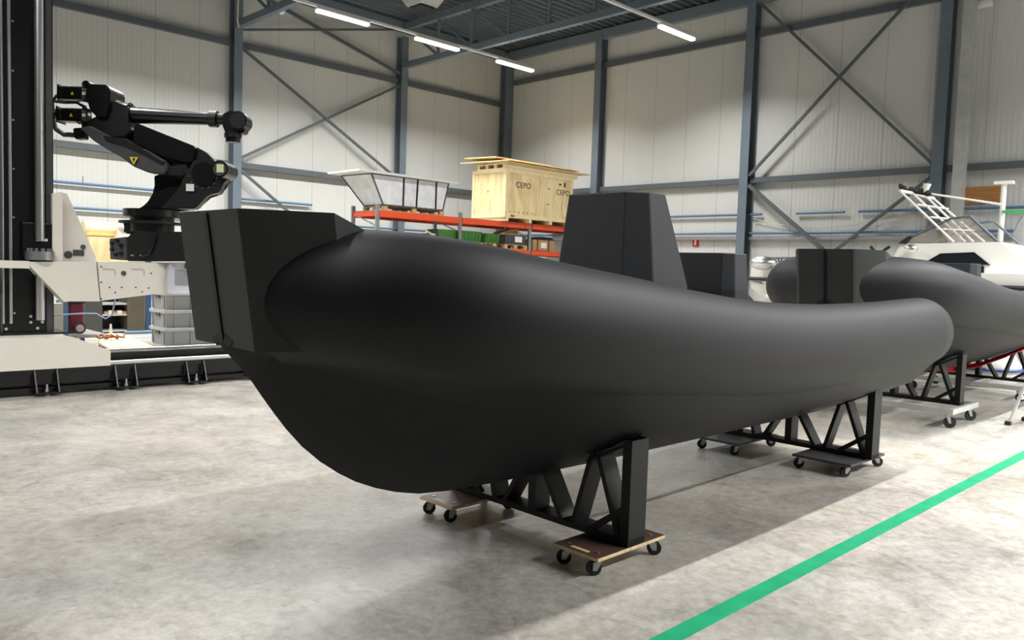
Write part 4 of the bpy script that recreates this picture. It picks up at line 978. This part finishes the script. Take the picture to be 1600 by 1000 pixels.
# maroon welding machine
q = pZ(120, 521)
wm = thing('welding_machine', 'maroon welding machine with wheel behind the mast foot', 'machine', (5.2, 17.4, 0))
Yw = 12.6
a_ = pY(104, 474, Yw); c_ = pY(131, 518, Yw)
# bench that carries it
tb_ = thing('low_bench', 'low grey bench behind the mast carrying the welding machine', 'bench', (3.6, 12.9, 0))
zb = pY(118, 521, Yw).z
link('bench_top', B().box(2.95, 3.95, Yw-.2, Yw+.8, zb-.05, zb), m_zinc, tb_)
for x_ in (3.0, 3.9):
    for y_ in (Yw-.15, Yw+.75): link('leg', B().box(x_-.03, x_+.03, y_-.03, y_+.03, 0, zb-.05), m_blue, tb_)
link('body', B().box(a_.x+.03, c_.x, Yw, Yw+.5, zb+.02, a_.z, .03), m_maroon, wm)
link('frame', B().box(a_.x, a_.x+.03, Yw-.02, Yw+.5, zb, a_.z+.02), m_black2, wm)
link('top_edge', B().box(a_.x+.02, c_.x+.02, Yw-.02, Yw+.05, a_.z, a_.z+.03), m_black2, wm)
q = pY(124, 514, Yw-.05); wh = link('wheel', B().cyl((q.x, Yw-.08, zb+.08), (q.x, Yw-.03, zb+.08), .08, n=20), m_rubber, wm, 40); link('hub', B().cyl((q.x, Yw-.085, zb+.08), (q.x, Yw-.08, zb+.08), .055, n=20), m_zinc, wh)
wm.location = Vector((a_.x, Yw, zb)); dl = Vector(wm['_o'])-Vector(wm.location)
for ch in wm.children: ch.location = Vector(ch.location)+dl
# blue post
a_ = pY(94, 474, 12.2); tag(link('blue_post', B().box(a_.x-.01, a_.x+.10, 12.2, 12.3, 0, a_.z+.02), m_pipe), 'blue post standing beside the mast', 'post')
a_ = pY(86, 474, 12.0); tag(link('white_column_cover', B().box(a_.x-.02, a_.x+.1, 12.0, 12.1, 0, a_.z), m_offw), 'white upright strip between the mast and the blue post', 'strip')
# dark shelf unit
Ys = 17.5
a_ = pY(133, 460, Ys); c_ = pY(226, 525, Ys)
sh = thing('storage_shelf', 'dark grey open shelf unit behind the cream beam', 'shelf', ((a_.x+c_.x)/2, Ys+.3, 0))
link('left_panel', B().box(a_.x, pY(160, 480, Ys).x, Ys, Ys+.6, 0, 1.45), m_shade, sh)
link('right_panel', B().box(pY(199, 480, Ys).x, c_.x, Ys, Ys+.6, 0, 1.45), mat('brown_grey_panel', (82, 76, 62), .6, var=.1), sh)
link('back_panel', B().box(a_.x, c_.x, Ys+.55, Ys+.6, 0, 1.45), m_black2, sh)
for y_ in (475, 492, 517): z_ = pY(180, y_, Ys).z; link('shelf_board', B().box(pY(160, 480, Ys).x, pY(199, 480, Ys).x, Ys+.02, Ys+.55, z_-.02, z_+.015), m_galv, sh)
for k in range(5):
    x_ = pY(164+k*7, 490, Ys).x; z_ = pY(180, 492, Ys).z+.015
    tag(link('small_carton', B().box(x_, x_+.09, Ys+.05, Ys+.25, z_, z_+.05+.02*(k % 2)), [m_card, m_offw][k % 2]), ['first small carton at the left of the shelf board', 'white carton second from the left on the shelf board', 'brown carton in the middle of the shelf board', 'white carton right of the middle on the shelf board', 'brown carton at the right end of the shelf board'][k], 'carton', 'cartons on the dark shelf')
# yellow and blue racking behind the crates
Yy = 18.4
a_ = pY(219, 462, Yy); c_ = pY(226, 520, Yy)
tag(link('beige_panel', B().box(a_.x, a_.x+.14, Yy, Yy+.5, 0, a_.z), m_ply), 'narrow pale panel between the shelf and the grey crates', 'panel')
a_ = pY(219, 500, Yy-.1); c_ = pY(228, 515, Yy-.1)
tag(link('yellow_bin', B().box(a_.x, c_.x, Yy-.3, Yy-.05, .0, a_.z, .02), m_yel), 'yellow bin beside the blue upright', 'bin')
a_ = pY(229, 490, 18.0); tag(link('blue_upright', B().box(a_.x, a_.x+.1, 18.0, 18.1, 0, 1.6), m_blue), 'dark blue upright left of the grey crates', 'post')
# low tie frame behind the plywood
a_ = pY(195, 520, 15.5); c_ = pY(238, 518, 15.5); lf = thing('low_floor_frame', 'low floor frame with blue and white rails behind the plywood sheet', 'frame', (c_.x, 15.4, 0))
link('blue_rail', B().cyl((a_.x, 15.5, a_.z), (c_.x+.6, 15.5, a_.z), .03, n=10), m_pipe, lf)
d_ = pY(215, 528, 15.2); link('white_rail', B().box(a_.x, c_.x+.6, 15.2, 15.26, d_.z-.03, d_.z+.03), m_offw, lf)
for x_ in (a_.x, c_.x+.55): link('leg', B().box(x_, x_+.05, 15.2, 15.53, 0, min(a_.z, d_.z)-.03), m_zinc, lf)
# plywood sheet on trestle behind the rail
tp = thing('work_table', 'plywood-topped low table behind the black rail', 'table', (4.6, 12.3, 0))
zt_ = .40
pts = [Vector((3.44, 10.66, zt_)), pZ(155, 538, zt_), pZ(155, 524, zt_), pZ(188, 523, zt_), pZ(240, 544, zt_)]
link('table_top', B().prism(pts, (0, 0, .025)), m_sheet, tp)
cen = sum(pts, Vector((0, 0, 0)))/5
for p_ in pts[:4]: q_ = p_.lerp(cen, .25); link('leg', B().box(q_.x-.03, q_.x+.03, q_.y-.03, q_.y+.03, 0, zt_), m_zinc, tp)
q = pZ(156, 532, .42)
b = B(); pp = [(q.x+math.cos(k*.9)*.07+.012*k, q.y+math.sin(k*.9)*.12, zt_+.045+.05*math.sin(k*1.7)**2+.0*k) for k in range(22)]
b.tube(pp, .014, 6)
tag(link('copper_cable_coil', b, mat('copper_cable', (120, 62, 40), .5, var=.3)), 'tangle of brown cables lying left of the plywood sheet', 'cable')
q = pZ(173, 528, .42); tag(link('small_bottle', B().cyl((q.x, q.y, .425), (q.x, q.y, .62), .03, .012, n=10), m_offw), 'small white nozzle bottle standing on the plywood table', 'bottle')
# stacked grey crates
q = pZ(244, 552)
Xc0, Yc0 = 5.25, 13.55
q = pZ(262, 548); Xc0 = q.x-.0; Yc0 = q.y-.6
def gcrate(label, k):
    z0 = .27*k; h = .268; x0_, x1_, y0_, y1_ = GX, GX+.8, GY, GY+.6
    t = thing('grey_crate', label, 'crate', (x0_+.4, y0_+.3, z0), 'grey stacking crates behind the rail')
    b = B(); i = .03
    b.loft([[(x0_+i, y0_+i, z0), (x1_-i, y0_+i, z0), (x1_-i, y1_-i, z0), (x0_+i, y1_-i, z0)], [(x0_+.012, y0_+.012, z0+h-.05), (x1_-.012, y0_+.012, z0+h-.05), (x1_-.012, y1_-.012, z0+h-.05), (x0_+.012, y1_-.012, z0+h-.05)]])
    for xx in (x0_+.15, x0_+.4, x1_-.15): b.box(xx-.012, xx+.012, y0_+.004, y0_+.03, z0+.02, z0+h-.05)
    for yy in (y0_+.08, y1_-.08): b.box(x0_+.004, x0_+.03, yy-.012, yy+.012, z0+.02, z0+h-.05)
    link('crate_body', b, m_crate, t); link('rim', B().box(x0_-.01, x1_+.01, y0_-.01, y1_+.01, z0+h-.05, z0+h, .006), m_galv, t)
    link('hand_grip', B().box(x0_-.004, x0_+.02, y0_+.22, y0_+.38, z0+h-.1, z0+h-.06), m_bgrey, t)
GX, GY = 5.0, 13.3
GX, GY = 4.7, 12.18
for k in range(4): gcrate(['bottom grey crate of the stack behind the rail', 'second grey crate from the bottom of the stack', 'third grey crate from the bottom of the stack', 'top grey crate of the stack under the document tray'][k], k)

for o in bpy.data.objects:
    if '_o' in o: del o['_o']
